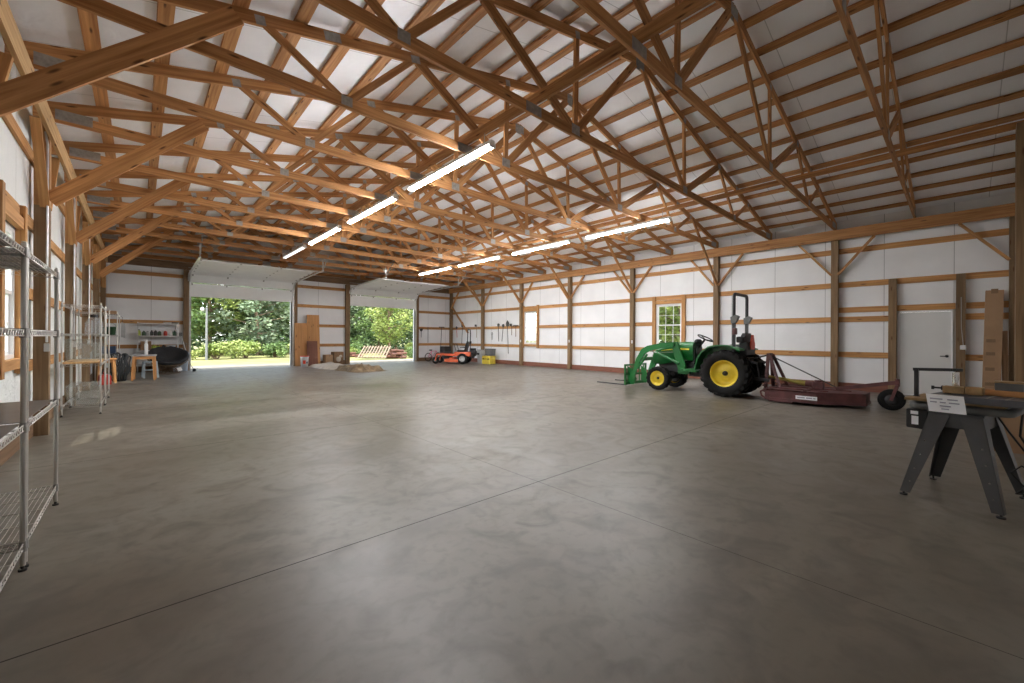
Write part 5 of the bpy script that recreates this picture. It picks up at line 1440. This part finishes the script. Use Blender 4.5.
# slatted wooden panel lying on a log pile
t = thing('slatted_panel', 'pale slatted wooden panel leaning on the log pile outside', 'pallet', (12.27, 28.4, -.22))
e1 = Vector((.57, -.83, 0)).normalized(); e2 = Vector((1.08, 1.40, .80)); nn_ = e1.cross(e2).normalized()
bt = MB()
for q in (.08, .5, .92): bt.beam(e2 * q - e1 * 1.12 - nn_ * .06 + Vector((0, 0, .10)), e2 * q + e1 * 1.12 - nn_ * .06 + Vector((0, 0, .10)), .08, .07, up=nn_)
bt.build('rail', 'pallet', t)
for k in range(10):
    b_ = e1 * (-1.08 + 2.16 * k / 9) + Vector((0, 0, .10)); MB().beam(b_, b_ + e2, .085, .028, up=nn_).build('slat', 'pallet', t)
rg = random.Random(5)
for k in range(16):
    q = Vector((14.65 + rg.uniform(-.55, .65), 29.1 + rg.uniform(-.6, .5), 0)); lv = k // 7
    rad = rg.uniform(.09, .15); z = -.27 + rad + lv * .24; a = R(-20 + rg.uniform(-50, 50)); ln = rg.uniform(.5, 1.0)
    d = Vector((math.cos(a), math.sin(a), rg.uniform(-.06, .06)))
    o = MB().cyl(q + Vector((0, 0, z)) - d * ln / 2, q + Vector((0, 0, z)) + d * ln / 2, rad, rad * .9, n=12).build('log', 'logwood')
    tag(o, 'short reddish brown log in the wood pile beside the slatted panel outside', 'log', 'logs in the outdoor wood pile')
for k in range(7):
    q = Vector((12.6 + rg.uniform(-.7, .5), 33.0 + rg.uniform(-.6, .6), 0)); rad = rg.uniform(.09, .14); a = R(20 + rg.uniform(-40, 40)); d = Vector((math.cos(a), math.sin(a), 0))
    o = MB().cyl(q + Vector((0, 0, -.27 + rad + .2 * (k // 5))) - d * .45, q + Vector((0, 0, -.27 + rad + .2 * (k // 5))) + d * .45, rad, n=12).build('log', 'logwood')
    tag(o, 'reddish log in the small heap left of the slatted panel outside', 'log', 'logs in the small outdoor heap')
# a deeper row of woods and undergrowth
wr = random.Random(77)
for i in range(15):
    x = -9 + 3.3 * i; k = (1, 0, 1, 3)[i % 4]
    place(k, x + wr.uniform(-.8, .8), 56 + wr.uniform(-1.5, 1.5), wr.uniform(0, 6), f'background woodland tree, {ORD[i]} from the left in the far row beyond the lawn', 1.25)
def undergrowth(name, label, pts, mat, seed, zc=.55, zr=1.0, n=170, size=.16):
    rg2 = random.Random(seed); m_ = MB()
    for (x, y, r_) in pts: foliage(m_, (x, y, zc), (r_, r_ * .6, zr), n, size, rg2)
    tag(m_.build(name, mat), label, 'undergrowth', kind='stuff')
undergrowth('undergrowth', 'dark leafy undergrowth along the foot of the woods', [(-8 + 1.7 * i, 40.5 + wr.uniform(-.8, .8), 1.3) for i in range(28)], 'leafC', 9)
undergrowth('undergrowth', 'tall dark thicket between the trunks deep in the woods', [(-12 + 1.9 * i, 60 + wr.uniform(-1.5, 1.5), 2.2) for i in range(34)], 'leafC', 10, 3.2, 4.2, 420, .34)
